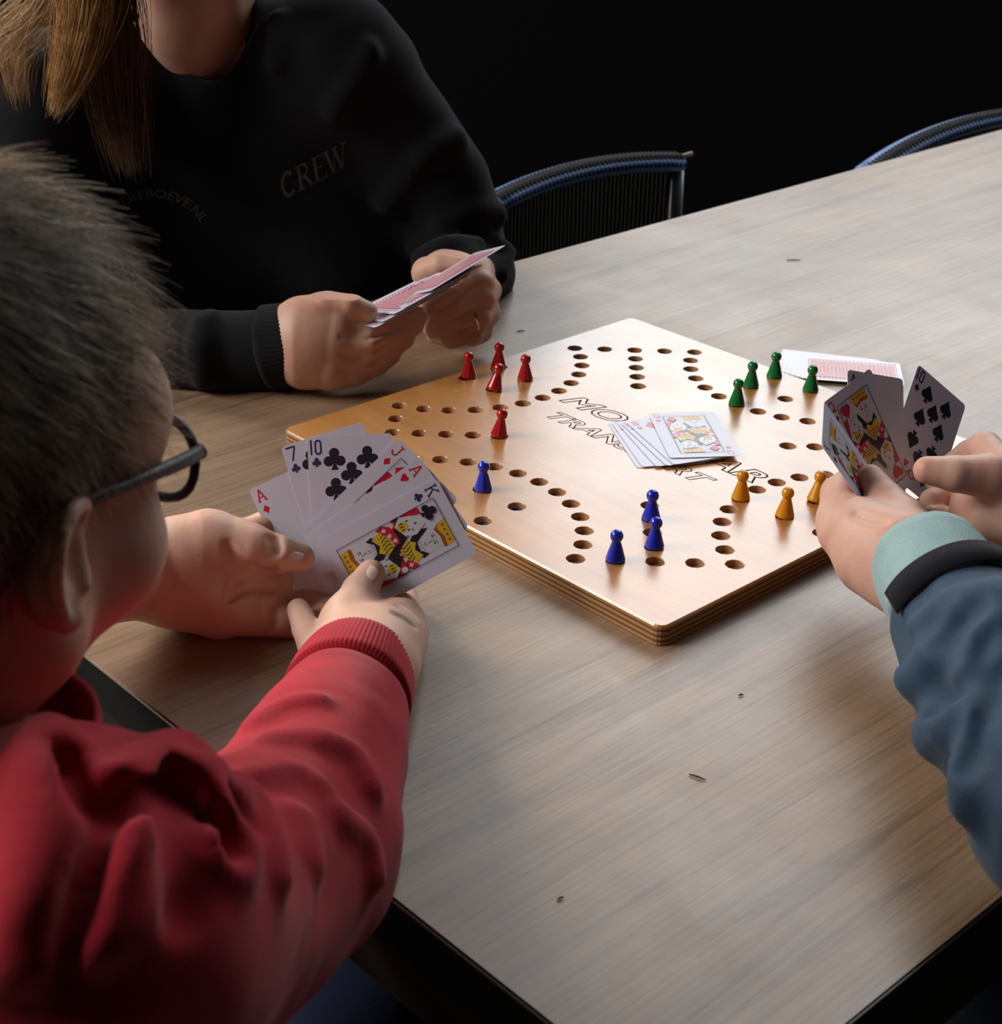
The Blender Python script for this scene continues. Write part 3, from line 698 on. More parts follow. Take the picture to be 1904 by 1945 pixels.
# ------------------------------------------------------------------ soft-blended solids -> one continuous surface
class Field:
    def __init__(s, lo, hi, res):
        s.lo = np.asarray(lo, float); s.res = res
        s.n = np.ceil((np.asarray(hi, float) - s.lo) / res).astype(int) + 1
        s.ax = [(s.lo[i] + np.arange(s.n[i]) * res).astype(np.float32) for i in range(3)]
        s.v = np.full(tuple(s.n), 1.0, np.float32)
    def _win(s, lo, hi, pad):
        i0 = np.maximum(np.floor((lo - pad - s.lo) / s.res).astype(int), 0); i1 = np.minimum(np.ceil((hi + pad - s.lo) / s.res).astype(int) + 1, s.n)
        if np.any(i1 <= i0): return None
        sl = tuple(slice(a, b) for a, b in zip(i0, i1))
        return sl, s.ax[0][sl[0]][:, None, None], s.ax[1][sl[1]][None, :, None], s.ax[2][sl[2]][None, None, :]
    def _comb(s, sl, d, k, op):
        a = s.v[sl]
        if op == '+':
            h = np.clip(.5 + .5 * (a - d) / k, 0, 1); s.v[sl] = a + (d - a) * h - k * h * (1 - h)
        else:
            h = np.clip(.5 - .5 * (a + d) / k, 0, 1); s.v[sl] = a + (-d - a) * h + k * h * (1 - h)
    def chain(s, pts, rad, k=.003, op='+', flat=None):
        """tapered capsules through pts; flat=(axis, factor) squashes along a direction"""
        pts = [np.asarray(p, float) for p in pts]
        if np.isscalar(rad): rad = [rad] * len(pts)
        A = np.array(pts); R = max(rad); pad = R + 2.5 * k + 3 * s.res
        w_ = s._win(A.min(0), A.max(0), pad)
        if w_ is None: return s
        sl, X, Y, Z = w_; best = None
        if len(pts) == 1: pts = pts * 2; rad = list(rad) * 2
        for i in range(len(pts) - 1):
            a, b = pts[i], pts[i + 1]; ab = b - a; L = float(ab @ ab) + 1e-12
            dx, dy, dz = X - np.float32(a[0]), Y - np.float32(a[1]), Z - np.float32(a[2])
            t = np.clip((dx * np.float32(ab[0]) + dy * np.float32(ab[1]) + dz * np.float32(ab[2])) / np.float32(L), 0, 1)
            ex, ey, ez = dx - t * np.float32(ab[0]), dy - t * np.float32(ab[1]), dz - t * np.float32(ab[2])
            if flat is not None:
                ax_, fc = flat; q = ex * np.float32(ax_[0]) + ey * np.float32(ax_[1]) + ez * np.float32(ax_[2]); g_ = np.float32(1 / fc ** 2 - 1)
                dd = np.sqrt(ex * ex + ey * ey + ez * ez + g_ * q * q)
            else: dd = np.sqrt(ex * ex + ey * ey + ez * ez)
            dd = dd - np.float32(rad[i]) - t * np.float32(rad[i + 1] - rad[i])
            if best is None: best = dd
            else:
                h = np.clip(.5 + .5 * (best - dd) / .002, 0, 1); best = best + (dd - best) * h - .002 * h * (1 - h)
        s._comb(sl, best, k, op); return s
    def ell(s, c, r, k=.004, op='+', B=None):
        c = np.asarray(c, float); r = np.asarray(r, float); Rm = r.max()
        w_ = s._win(c, c, Rm + 2.5 * k + 3 * s.res)
        if w_ is None: return s
        sl, X, Y, Z = w_; dx, dy, dz = X - np.float32(c[0]), Y - np.float32(c[1]), Z - np.float32(c[2])
        B = np.eye(3) if B is None else np.asarray(B)
        k0 = 0; k1 = 0
        for i in range(3):
            q = dx * np.float32(B[i][0]) + dy * np.float32(B[i][1]) + dz * np.float32(B[i][2])
            k0 = k0 + (q / np.float32(r[i])) ** 2; k1 = k1 + (q / np.float32(r[i] ** 2)) ** 2
        k0 = np.sqrt(k0); d = k0 * (k0 - 1) / np.sqrt(k1 + 1e-9)
        d = np.where(k0 < 1e-3, -r.min(), d).astype(np.float32)
        s._comb(sl, d, k, op); return s
    def cut(s, p, n, k=.003):
        """remove everything on the side n points to"""
        d = (s.ax[0][:, None, None] - p[0]) * n[0] + (s.ax[1][None, :, None] - p[1]) * n[1] + (s.ax[2][None, None, :] - p[2]) * n[2]
        s._comb((slice(None),) * 3, (-d).astype(np.float32), k, '-'); return s
    def warp(s, fn):
        near = np.abs(s.v) < .02; i, j, k = np.nonzero(near)
        s.v[i, j, k] += fn(s.ax[0][i], s.ax[1][j], s.ax[2][k]).astype(np.float32); return s
    def freeze(s): s.v0 = s.v.copy()
    def thaw(s): s.v0 = None
    def sample(s, p):
        q = (np.asarray(p) - s.lo) / s.res; i = np.floor(q).astype(int)
        if np.any(i < 0) or np.any(i >= s.n - 1): return 1.0
        f = q - i; c = (s.v if getattr(s, 'v0', None) is None else s.v0)[i[0]:i[0] + 2, i[1]:i[1] + 2, i[2]:i[2] + 2]
        c = c[0] * (1 - f[0]) + c[1] * f[0]; c = c[0] * (1 - f[1]) + c[1] * f[1]; return float(c[0] * (1 - f[2]) + c[1] * f[2])
    def hit(s, px, py, d0=.3, d1=2.4, step=None):
        """first surface point met by the line of sight through a photo pixel"""
        step = step or s.res * 1.5; d = d0; a = P(px, py, 0) ; r_ = P(px, py, 1.0) - CAM; prev = None
        lo, hi = s.lo, s.lo + s.n * s.res
        ts = []
        with np.errstate(divide='ignore'):
            t1, t2 = (lo - CAM) / r_, (hi - CAM) / r_
        tn = max(d0, np.minimum(t1, t2).max()); tf = min(d1, np.maximum(t1, t2).min())
        d = tn
        while d < tf:
            v = s.sample(CAM + r_ * d)
            if v < 0:
                return CAM + r_ * (d - step * (.5 if prev is None else v / (v - prev + 1e-12)))
            prev = v; d += step
        return None
    def mesh(s, name, mats, parent=None, keep=None):
        v = s.v; pad = np.pad(v, 1, constant_values=1.0); neg = pad < 0
        N = np.array(pad.shape); cells = tuple(N - 1)
        cnt = np.zeros(cells, np.uint8)
        for dx in (0, 1):
            for dy in (0, 1):
                for dz in (0, 1): cnt += neg[dx:N[0] - 1 + dx, dy:N[1] - 1 + dy, dz:N[2] - 1 + dz]
        act = (cnt > 0) & (cnt < 8); I, J, K = np.nonzero(act); idx = np.full(cells, -1, np.int32); idx[I, J, K] = np.arange(len(I))
        acc = np.zeros((len(I), 3)); num = np.zeros(len(I))
        cor = [(0, 0, 0), (1, 0, 0), (0, 1, 0), (1, 1, 0), (0, 0, 1), (1, 0, 1), (0, 1, 1), (1, 1, 1)]
        cv = [pad[I + c[0], J + c[1], K + c[2]] for c in cor]
        for a in range(8):
            for b in range(a + 1, 8):
                df = [cor[b][q] - cor[a][q] for q in range(3)]
                if sum(abs(x) for x in df) != 1: continue
                m_ = (cv[a] < 0) != (cv[b] < 0)
                t = np.where(m_, cv[a] / np.where(m_, cv[a] - cv[b], 1), 0)
                for q in range(3): acc[:, q] += np.where(m_, cor[a][q] + t * df[q], 0)
                num += m_
        Vt = (np.c_[I, J, K] + acc / num[:, None] - 1) * s.res + s.lo
        F = []
        for ax in range(3):
            o1, o2 = [(1, 2), (2, 0), (0, 1)][ax]
            sl0 = [slice(1, None)] * 3; sl0[ax] = slice(0, -1); sl1 = [slice(1, None)] * 3; sl1[ax] = slice(1, None)
            A_, B_ = neg[tuple(sl0)], neg[tuple(sl1)]; e = A_ != B_; e = e.copy()
            sub = [slice(None)] * 3
            for q in (o1, o2):
                sub[q] = slice(0, N[q] - 2)
            e = e[tuple(sub)]; i, j, k = np.nonzero(e); base = np.c_[i, j, k].copy()
            for q in (o1, o2): base[:, q] += 1
            A2 = A_[tuple(sub)][i, j, k]
            u1 = np.zeros(3, int); u1[o1] = 1; u2 = np.zeros(3, int); u2[o2] = 1
            g_ = lambda b_: idx[b_[:, 0], b_[:, 1], b_[:, 2]]
            q4 = np.c_[g_(base - u1 - u2), g_(base - u2), g_(base), g_(base - u1)]
            q4 = np.where(A2[:, None], q4, q4[:, ::-1]); F.append(q4)
        F = np.concatenate(F); F = F[(F >= 0).all(1)]
        # drop crumbs: keep everything, smooth lightly
        nb = np.zeros((len(Vt), 3)); nc = np.zeros(len(Vt))
        for a in range(4):
            b = (a + 1) % 4; np.add.at(nb, F[:, a], Vt[F[:, b]]); np.add.at(nc, F[:, a], 1); np.add.at(nb, F[:, b], Vt[F[:, a]]); np.add.at(nc, F[:, b], 1)
        Vt = .5 * Vt + .5 * nb / np.maximum(nc, 1)[:, None]
        return npmesh(name, Vt, F, mats, parent)
def merge_objs(objs, name):
    """one mesh object out of several"""
    Vs, Qs, n = [], [], 0
    for o in objs:
        me = o.data; v = np.empty(len(me.vertices) * 3, np.float32); me.vertices.foreach_get('co', v); q = np.empty(len(me.loops), np.int32); me.loops.foreach_get('vertex_index', q)
        Vs.append(v.reshape(-1, 3)); Qs.append(q.reshape(-1, 4) + n); n += len(v) // 3
    mats = list(objs[0].data.materials)
    for o in objs: bpy.data.objects.remove(o)
    return npmesh(name, np.concatenate(Vs), np.concatenate(Qs), mats)
def hand_field(lo_pts, res=.0011, pad=.03):
    A = np.array(lo_pts); return Field(A.min(0) - pad, A.max(0) + pad, res)
def C3(lst): return [P(*q) for q in lst]
def nail(c, tdir, ndir, L, W, mat, parent):
    """small curved nail plate"""
    t = np.asarray(tdir, float); t /= np.linalg.norm(t); n = np.asarray(ndir, float); n -= t * (n @ t); n /= np.linalg.norm(n); s_ = np.cross(t, n)
    V, F = [], []; nu, nv = 6, 6
    for i in range(nu + 1):
        for j in range(nv + 1):
            a, b = 2 * i / nu - 1, 2 * j / nv - 1
            # squircle outline
            a2 = a * math.sqrt(1 - b * b * .35); b2_ = b * math.sqrt(1 - a * a * .35)
            V.append(c + t * (a2 * L / 2) + s_ * (b2_ * W / 2) - n * (b2_ ** 2 * W * .22 + (a2 ** 2) * L * .05))
    for i in range(nu):
        for j in range(nv):
            k = i * (nv + 1) + j; F.append((k, k + 1, k + nv + 2, k + nv + 1))
    o = pymesh('fingernail', V, F, mat, parent, True); return o
def strands(name, roots, dirs, length, mat, parent, seg=3, rad=.00012, droop=(0, 0, -1), curl=.4, jit=.2, lenj=.3, sides=3):
    """thin tapering hairs from root points"""
    N = len(roots); roots = np.asarray(roots); D = np.asarray(dirs, float); D /= np.linalg.norm(D, axis=1)[:, None]
    D = D + rng.normal(0, jit, D.shape); D /= np.linalg.norm(D, axis=1)[:, None]
    L = np.asarray(length) * (1 + rng.uniform(-lenj, lenj, N)); droop = np.asarray(droop, float)
    droop = np.broadcast_to(droop, (N, 3)); P0 = roots.copy(); rows = [P0]; dcur = D.copy()
    for s_ in range(seg):
        dcur = dcur + droop * curl / seg; dcur /= np.linalg.norm(dcur, axis=1)[:, None]; P0 = P0 + dcur * (L / seg)[:, None]; rows.append(P0)
    a = np.cross(D, rng.normal(0, 1, (N, 3))); a /= np.linalg.norm(a, axis=1)[:, None]; b = np.cross(D, a)
    V = []
    for s_, R_ in enumerate(rows):
        rr = rad * (1 - .75 * s_ / seg)
        for k in range(sides):
            an = 2 * math.pi * k / sides; V.append(R_ + a * math.cos(an) * rr + b * math.sin(an) * rr)
    V = np.stack(V, 1)     # N, (seg+1)*sides, 3
    m_ = (seg + 1) * sides; F = []
    for s_ in range(seg):
        for k in range(sides): F.append((s_ * sides + k, s_ * sides + (k + 1) % sides, (s_ + 1) * sides + (k + 1) % sides, (s_ + 1) * sides + k))
    F = np.array(F)[None] + (np.arange(N) * m_)[:, None, None]
    o = npmesh(name, V.reshape(-1, 3), F.reshape(-1, 4), mat, parent, True); o['kind'] = 'stuff'; return o
def band(name, a, b, ra, rb, mat, parent, ribs=60, amp=.0006, th=.0018, nx=None, sq=1.0, bulge=.0):
    """ribbed cloth cuff between a and b"""
    a, b = np.asarray(a, float), np.asarray(b, float); t = b - a; L = np.linalg.norm(t); t /= L
    s_ = np.cross(t, nx if nx is not None else (0, 0, 1)); s_ /= np.linalg.norm(s_); u = np.cross(s_, t)
    n = ribs * 4; prof = [(-.02, -.004)] + [(q, 0) for q in np.linspace(0, 1, 7)] + [(1.02, -th * .4), (1.015, -th), (.9, -th * 1.3), (.2, -th * 1.3)]
    V, F = [], []
    for q, off in prof:
        for k in range(n):
            an = 2 * math.pi * k / n; r0 = ra + (rb - ra) * q + off + bulge * math.sin(math.pi * min(max(q, 0), 1))
            r0 += (amp * math.cos(an * ribs) if off == 0 else 0)
            V.append(a + t * L * q + s_ * (r0 * math.cos(an)) + u * (r0 * sq * math.sin(an)))
    for i in range(len(prof) - 1):
        for k in range(n): F.append((i * n + k, (i + 1) * n + k, (i + 1) * n + (k + 1) % n, i * n + (k + 1) % n))
    return pymesh(name, V, F, mat, parent, True)
def sort3(*a): return a

# ------------------------------------------------------------------ head
def head_frame(earpt, yaw, pitch, roll, scale, ear_side=1):
    f = np.array([math.cos(yaw) * math.cos(pitch), math.sin(yaw) * math.cos(pitch), math.sin(pitch)])
    r = np.cross(f, (0, 0, 1)); r /= np.linalg.norm(r); u = np.cross(r, f)
    c, s_ = math.cos(roll), math.sin(roll); r, u = r * c + u * s_, u * c - r * s_
    B = np.array([r, f, u]); e = np.array([ear_side * .074, -.004, -.012]) * scale
    return (np.asarray(earpt) - e @ B), B
def make_head(H, B, sc, res, neck_to, neck_r, ears=(1, -1), puff=0):
    T = lambda x, y, z: H + (np.array([x, y, z]) * sc) @ B
    lo = np.minimum(H - .155 * sc, np.asarray(neck_to) - neck_r - .02); hi = np.maximum(H + .155 * sc, np.asarray(neck_to) + neck_r + .02)
    F_ = Field(lo, hi, res); e = lambda c, r, k=.01, op='+': F_.ell(T(*c), np.array(r) * sc, k * sc, op, B)
    ch = lambda pts, rad, k=.006, op='+': F_.chain([T(*p) for p in pts], [x * sc for x in rad], k * sc, op)
    e((0, -.012, .048), (.074, .094, .080), .01)
    e((0, .030, .005), (.062, .062, .078), .03)
    ch([(-.050, .005, -.045), (0, .062, -.078), (.050, .005, -.045)], [.022, .020, .022], .03)
    e((0, .070, -.083), (.020, .016, .015), .015)
    for s_ in (-1, 1):
        e((s_ * .037, .058 , -.018), (.029 + puff, .027 + puff, .030 + puff), .018); puff and e((s_ * .040, .052, .040), (.034, .036, .034), .02)       # cheek
        e((s_ * .028, .072, .036), (.024, .014, .010), .014)       # brow
        e((s_ * .031, .097, .018), (.017, .015, .0125), .012, '-')  # socket
        e((s_ * .031, .075, .017), (.0125, .0125, .0125), .002)
        ch([(s_ * .018, .086, .021), (s_ * .031, .0905, .0255), (s_ * .044, .083, .020)], [.0028, .0032, .0028], .003)
    ch([(0, .088, .030), (0, .099, .004), (0, .111, -.014)], [.007, .008, .0100], .012)
    for s_ in (-1, 1): e((s_ * .0125, .098, -.019), (.0085, .010, .0075), .006)
    e((0, .098, -.028), (.012, .010, .004), .006, '-')
    ch([(-.021, .082, -.044), (0, .0965, -.0415), (.021, .082, -.044)], [.0025, .0048, .0025], .006)
    ch([(-.019, .081, -.052), (0, .0945, -.0535), (.019, .081, -.052)], [.003, .0058, .003], .006)
    ch([(-.023, .084, -.0475), (0, .101, -.047), (.023, .084, -.0475)], [.0010, .0012, .0010], .003, '-')
    for s_ in ears:
        X = s_ * .074
        def ce(c, r, k, op='+'): c = (X + (c[0] - X) * .8, -.012 + (c[1] + .012) * .74, -.008 + (c[2] + .008) * .74); e(c, [q * .76 for q in r], k, op)
        def cch(pts, rad, k): ch([(X + (p[0] - X) * .8, -.012 + (p[1] + .012) * .74, -.008 + (p[2] + .008) * .74) for p in pts], [q * .76 for q in rad], k)
        ce((X + s_ * .004, -.012, -.010), (.008, .019, .030), .006)
        rim = [(X, .006, .008), (X + s_ * .008, .0, .022), (X + s_ * .013, -.016, .023), (X + s_ * .016, -.030, .008), (X + s_ * .014, -.028, -.014), (X + s_ * .009, -.014, -.036), (X + s_ * .004, -.003, -.038)]
        ce((X + s_ * .013, -.010, -.004), (.0085, .0125, .0165), .004, '-')
        cch(smooth_pts(rim, 3), [.0038] * (len(rim) * 3 - 2), .0025)
        cch([(X + s_ * .006, .004, -.014), (X + s_ * .009, .002, -.020)], [.004, .0035], .003)
        cch([(X + s_ * .010, -.019, .012), (X + s_ * .011, -.022, -.006), (X + s_ * .008, -.014, -.022)], [.0026, .0028, .0025], .003)
        cch([(X + s_ * .006, -.006, -.034)], [.0075], .004)
    F_.chain([T(0, -.018, -.02), T(0, -.030, -.075), neck_to], [.058 * sc, .050 * sc, neck_r], .03)
    return F_, T
# ================================================================== the boy in red
def core(chains, res=.006):
    A = np.array([p for c, _ in chains for p in c]); Fq = Field(A.min(0) - .13, A.max(0) + .13, res)
    for c, rr in chains: Fq.chain(c, rr, .02)
    return Fq.mesh('h', [M_SKIN_BOY])
boy = empty('person', (0, 0, 0)); tag(boy, 'boy with short brown hair, glasses and red sweatshirt holding a card fan', 'person')
SCB = 1.0
Hb, Bb = head_frame(P(125, 1085, .60), math.radians(69), math.radians(-15), math.radians(2), SCB)
nb_ = UV(-.715, -.225, .905)
Fh, Tb = make_head(Hb, Bb, SCB, .0020, nb_, .050, puff=.006)
Fh.chain([Tb(0, -.02, -.05), nb_, nb_ + (0, 0, -.06)], [.052, .055, .07], .02)
head_b = Fh.mesh('h', [M_SKIN_BOY])
# right hand (holds the king with the thumb)
q = [(680, 1300, .925), (700, 1100, 1.06), (790, 1200, 1.0), (560, 1150, 1.0), (600, 1480, .86)]
F1 = hand_field(C3(q), .0011)
F1.chain(C3([(620, 1440, .865), (672, 1330, .91), (690, 1280, .94)]), [.031, .0275, .0275], .006)
F1.chain(C3([(692, 1285, .938), (716, 1225, .98), (742, 1190, 1.012)]), [.0275, .0255, .018], .012)
F1.chain(C3([(655, 1275, .945), (640, 1235, .968), (640, 1195, .99)]), [.021, .0175, .012], .012)
F1.chain(C3([(735, 1270, .95), (764, 1215, .99), (768, 1180, 1.018)]), [.018, .0155, .0125], .010)
th_ = C3([(680, 1240, .965), (664, 1180, .992), (684, 1124, 1.016), (705, 1090, 1.0225)])
F1.chain(th_, [.021, .0165, .0118, .0094], .008)
F1.ell(P(668, 1172, .996), (.0165, .0165, .0165), .006)
F1.chain(C3([(630, 1285, .945), (600, 1240, .972), (582, 1195, .997), (567, 1158, 1.012)]), [.014, .0100, .0088, .0074], .0035)
F1.chain(C3([(768, 1180, 1.018), (764, 1138, 1.052), (722, 1110, 1.058), (690, 1120, 1.054)]), [.0125, .0105, .0092, .0080], .004)
F1.chain(C3([(776, 1205, 1.006), (762, 1165, 1.048), (715, 1140, 1.060), (675, 1150, 1.056)]), [.0125, .0108, .0096, .0082], .004)
F1.chain(C3([(768, 1235, .995), (735, 1185, 1.040), (690, 1185, 1.046), (662, 1200, 1.030)]), [.0125, .0105, .0094, .0080], .004)
def runs(hs, jump=.035):
    out, cur = [], []
    for h_ in hs:
        if h_ is None or (cur and abs((h_[:3] - cur[-1][:3]) @ FW) > jump):
            if len(cur) > 1: out.append(cur)
            cur = []
        if h_ is not None: cur.append(h_)
    if len(cur) > 1: out.append(cur)
    return out
def crease(F_, pts, r, k=.004, n=3):
    """shallow skin or cloth crease following photo points lying on the surface"""
    for w3 in runs([F_.hit(*p) for p in pts]): F_.chain(smooth_pts(w3, n), r, k, '-')
def ridge(F_, pts, r, k=.006, sink=.4, n=3, op='+'):
    w3 = []
    for p in pts:
        h_ = F_.hit(*p[:2])
        if h_ is not None:
            rr = p[2] if len(p) > 2 else r
            d = (h_ - CAM); w3.append((h_ + d / np.linalg.norm(d) * rr * sink, rr))
    for run in runs([np.append(a, b_) for a, b_ in w3]):
        pts_ = smooth_pts(run, n); F_.chain([p[:3] for p in pts_], [float(p[3]) for p in pts_], k, op)
for c_ in ([(700, 1268), (735, 1262), (765, 1275)], [(640, 1256), (668, 1240), (700, 1238)], [(757, 1150), (775, 1160), (790, 1172)], [(752, 1165), (772, 1176), (788, 1190)]): crease(F1, c_, .0013, .004)
N1 = F1.hit(700, 1087); rh = F1.mesh('h', [M_SKIN_BOY])
elbL = P(25, 1105, .92)
# left hand, palm towards us, thumb over the ace of diamonds
q = [(60, 1270, .90), (300, 1090, 1.02), (600, 1030, 1.06), (640, 1200, 1.03)]
F2 = hand_field(C3(q), .0011)
F2.chain([elbL, P(290, 1092, 1.018), P(335, 1090, 1.02)], [.031, .0275, .0285], .01)
F2.chain(C3([(330, 1060, 1.018), (400, 1042, 1.020), (450, 1040, 1.020)]), [.026, .0255, .019], .014)
F2.chain(C3([(340, 1120, 1.018), (420, 1140, 1.022), (490, 1150, 1.026)]), [.025, .025, .015], .014)
F2.ell(P(440, 1100, 1.036), (.040, .034, .016), .012, '+', np.array([RT, UP, FW]))
F2.chain(C3([(440, 1045, 1.018), (482, 1044, 1.015), (528, 1052, 1.016), (570, 1060, 1.022)]), [.019, .0155, .0122, .0096], .006)
F2.chain(C3([(450, 1030, 1.036), (500, 1004, 1.046), (560, 1030, 1.056), (600, 1060, 1.054)]), [.014, .0108, .0092, .0082], .004)
F2.chain(C3([(480, 1085, 1.040), (545, 1090, 1.058), (610, 1108, 1.060), (650, 1100, 1.054)]), [.0135, .0112, .0094, .0084], .004)
F2.chain(C3([(490, 1128, 1.034), (548, 1124, 1.052), (598, 1150, 1.040), (632, 1156, 1.030)]), [.0130, .0108, .0096, .0084], .0028)
F2.chain(C3([(470, 1170, 1.022), (545, 1180, 1.026), (592, 1186, 1.028), (618, 1168, 1.026)]), [.0135, .0108, .0094, .0080], .0028)
for c_ in ([(432, 1035), (448, 1060), (485, 1080), (530, 1090)], [(435, 1135), (455, 1105), (490, 1090), (520, 1080)], [(520, 1155), (522, 1175), (512, 1198)], [(440, 1140), (470, 1120), (520, 1118)], [(512, 1022), (518, 1034), (516, 1048)], [(524, 1022), (530, 1036), (528, 1050)]): crease(F2, c_, .0013, .0045)
N2 = F2.hit(563, 1049); lh = F2.mesh('h', [M_SKIN_BOY])
# forearm inside the left sleeve joins hand and shoulder
LS = UV(-.725, -.105, .850)
cb = core([([UV(-.80, -.235, .50), UV(-.76, -.235, .74), nb_], [.10, .10, .045]), ([P(150, 1768, .56), nb_ - (0, 0, .05), LS], [.04, .05, .035]), ([P(150, 1768, .56), P(548, 1612, .765), P(672, 1318, .917)], [.04, .035, .026]), ([LS, elbL, P(240, 1100, .995)], [.034, .031, .027])])
body = merge_objs([cb, head_b, rh, lh], 'body'); body.parent = boy
nail(N1 - FW * .0006, th_[3] - th_[2], -FW + UP * .35 - RT * .3, .0115, .0105, M_NAIL, boy)
nail(N2 - FW * .0006, P(572, 1062, 1.022) - P(528, 1052, 1.016), -FW * .75 + UP * .75, .0110, .0098, M_NAIL, boy)
# eyes and glasses
for s_ in (-1, 1):
    V, F = [], []
    b = bmesh.new(); bmesh.ops.create_icosphere(b, subdivisions=3, radius=.0118 * SCB)
    for v in b.verts: v.co = v.co + Vector(Tb(s_ * .031, .0765, .017))
    obj('eyeball', b, simple('eye_white', (.7, .68, .65), .15), boy, True)
M_GLF = simple('dark_glasses_frame', (0.012, 0.010, 0.018), 0.5, 0.25)
m, nt, b = new_mat('spectacle_lens'); setp(b, Base_Color=(0.96, 0.97, 0.98), Roughness=0.03, IOR=1.15); b.inputs['Transmission Weight'].default_value = 1.0; M_LENS = m
gl = empty('glasses', (0, 0, 0)); tag(gl, 'black-framed glasses worn by the boy in red', 'glasses')
def lens_ring(s_):
    pts = []
    for k in range(24):
        a = 2 * math.pi * k / 24; ca, sa = math.cos(a), math.sin(a)
        x = s_ * .036 + .0255 * np.sign(ca) * abs(ca) ** .8; z = .012 + .0185 * np.sign(sa) * abs(sa) ** .85
        pts.append(Tb(x, .112 - .0045 * ((abs(x) - .0) / .058) ** 2 * 2, z))
    return pts
for s_ in (-1, 1):
    r_ = lens_ring(s_)
    V, F = tube_mesh(r_ + [r_[0]], .0023, 8, False); pymesh('lens_rim', V, F, M_GLF, gl, True)
    c_ = np.mean(r_, axis=0); V = [c_ + Bb[1] * .0004] + [p + Bb[1] * .0004 for p in r_] + [c_ - Bb[1] * .0004] + [p - Bb[1] * .0004 for p in r_]
    F = [(0, 1 + k, 1 + (k + 1) % 24) for k in range(24)] + [(25, 26 + (k + 1) % 24, 26 + k) for k in range(24)]
    pymesh('lens', V, F, M_LENS, gl, True)
    hinge = Tb(s_ * .0625, .1035, .018)
    tube('temple_arm', smooth_pts([hinge, Tb(s_ * .070, .075, .018), Tb(s_ * .0755, .03, .016), Tb(s_ * .078, .0, .014), Tb(s_ * .076, -.018, .0)], 4), [.0034] * 6 + [.0030] * 11, M_GLF, gl, 8)
    tube('hinge_block', [Tb(s_ * .059, .1075, .018), Tb(s_ * .0640, .1015, .018)], .0032, M_GLF, gl, 8)
tube('bridge', smooth_pts([Tb(-.0105, .1075, .017), Tb(0, .1095, .020), Tb(.0105, .1075, .017)], 4), .0017, M_GLF, gl, 8)
# sweatshirt
S_ = P(150, 1768, .56); E_ = P(548, 1612, .765); W_ = P(660, 1322, .915)
ptsall = np.array([S_, E_, W_, LS, UV(-.86, -.40, .45), UV(-.86, -.05, .45), UV(-.60, -.30, .98), elbL])
F3 = Field(ptsall.min(0) - .075, ptsall.max(0) + .075, .0030)
F3.chain([UV(-.80, -.235, .50), UV(-.775, -.235, .70), UV(-.74, -.235, .80)], [.125, .125, .100], .05); F3.chain([P(60, 1930, .60), P(330, 1785, .66), P(500, 1665, .745)], [.068, .046, .045], .04)
F3.chain([S_ + (0, 0, -.004), UV(-.725, -.24, .850), LS], [.058, .062, .050], .05)
F3.chain([S_, P(355, 1738, .66), E_], [.060, .055, .052], .03); F3.chain([P(30, 1700, .585), P(110, 1655, .60), P(230, 1720, .60)], [.050, .052, .052], .03)
F3.chain([E_, (E_ + W_) / 2 + (0, 0, .002), W_ + (E_ - W_) * .16], [.052, .0455, .0385], .012)
F3.chain([LS, UV(-.66, -.05, .84), elbL], [.052, .044, .036], .03)
# cloth folds: ridges and valleys along the lines they take in the photo
F3.freeze()
for pts_, rr in (([(262, 1456), (300, 1438), (340, 1436), (370, 1456), (384, 1486)], .0085), ([(335, 1478), (312, 1530), (270, 1610), (215, 1710), (190, 1770)], .0110), ([(92, 1425), (86, 1500), (88, 1600), (70, 1700), (40, 1800)], .0135),
                 ([(330, 1490), (290, 1500), (245, 1522), (205, 1560)], .0070), ([(352, 1505), (385, 1540), (404, 1590), (428, 1648), (450, 1660), (460, 1630), (448, 1590), (410, 1545), (378, 1515)], .0058),
                 ([(385, 1492), (430, 1505), (466, 1506), (492, 1540), (512, 1600), (520, 1670)], .0055), ([(400, 1484), (450, 1448), (520, 1415), (590, 1405)], .0060), ([(410, 1492), (480, 1478), (550, 1470), (600, 1500)], .0062),
                 ([(430, 1440), (490, 1380), (545, 1345), (600, 1335)], .0065), ([(600, 1420), (660, 1440), (700, 1500)], .0070), ([(560, 1560), (580, 1640), (570, 1720)], .0080), ([(130, 1440), (175, 1490), (240, 1480)], .0060), ([(640, 1560), (690, 1600), (700, 1660)], .0070)):
    ridge(F3, pts_, rr, .009, .45)
for pts_, rr, kk in (([(345, 1500), (318, 1478), (270, 1492), (215, 1540), (170, 1640), (140, 1760), (120, 1850)], .0035, .007), ([(345, 1500), (342, 1560), (345, 1640), (350, 1720)], .0060, .012),
                     ([(366, 1505), (410, 1560), (432, 1610)], .0040, .008), ([(395, 1505), (440, 1530), (475, 1560)], .0040, .008), ([(405, 1488), (470, 1462), (560, 1440)], .0035, .008), ([(415, 1465), (480, 1415), (560, 1372)], .0035, .008),
                     ([(120, 1450), (160, 1510), (230, 1530)], .0050, .012), ([(530, 1540), (545, 1600), (540, 1680)], .0050, .014)):
    crease(F3, pts_, rr, kk)
F3.thaw()
def wob(x, y, z): return .0011 * np.sin(38 * x + 21 * y + 9 * np.sin(30 * z)) * np.sin(33 * z - 25 * x) + .0006 * np.sin(110 * x + 60 * z) * np.sin(95 * y)
F3.warp(wob)
sh = F3.mesh('sweatshirt', [M_SHIRT], boy); sh['label'] = 'red sweatshirt'
ax_ = (W_ - E_) / np.linalg.norm(W_ - E_)
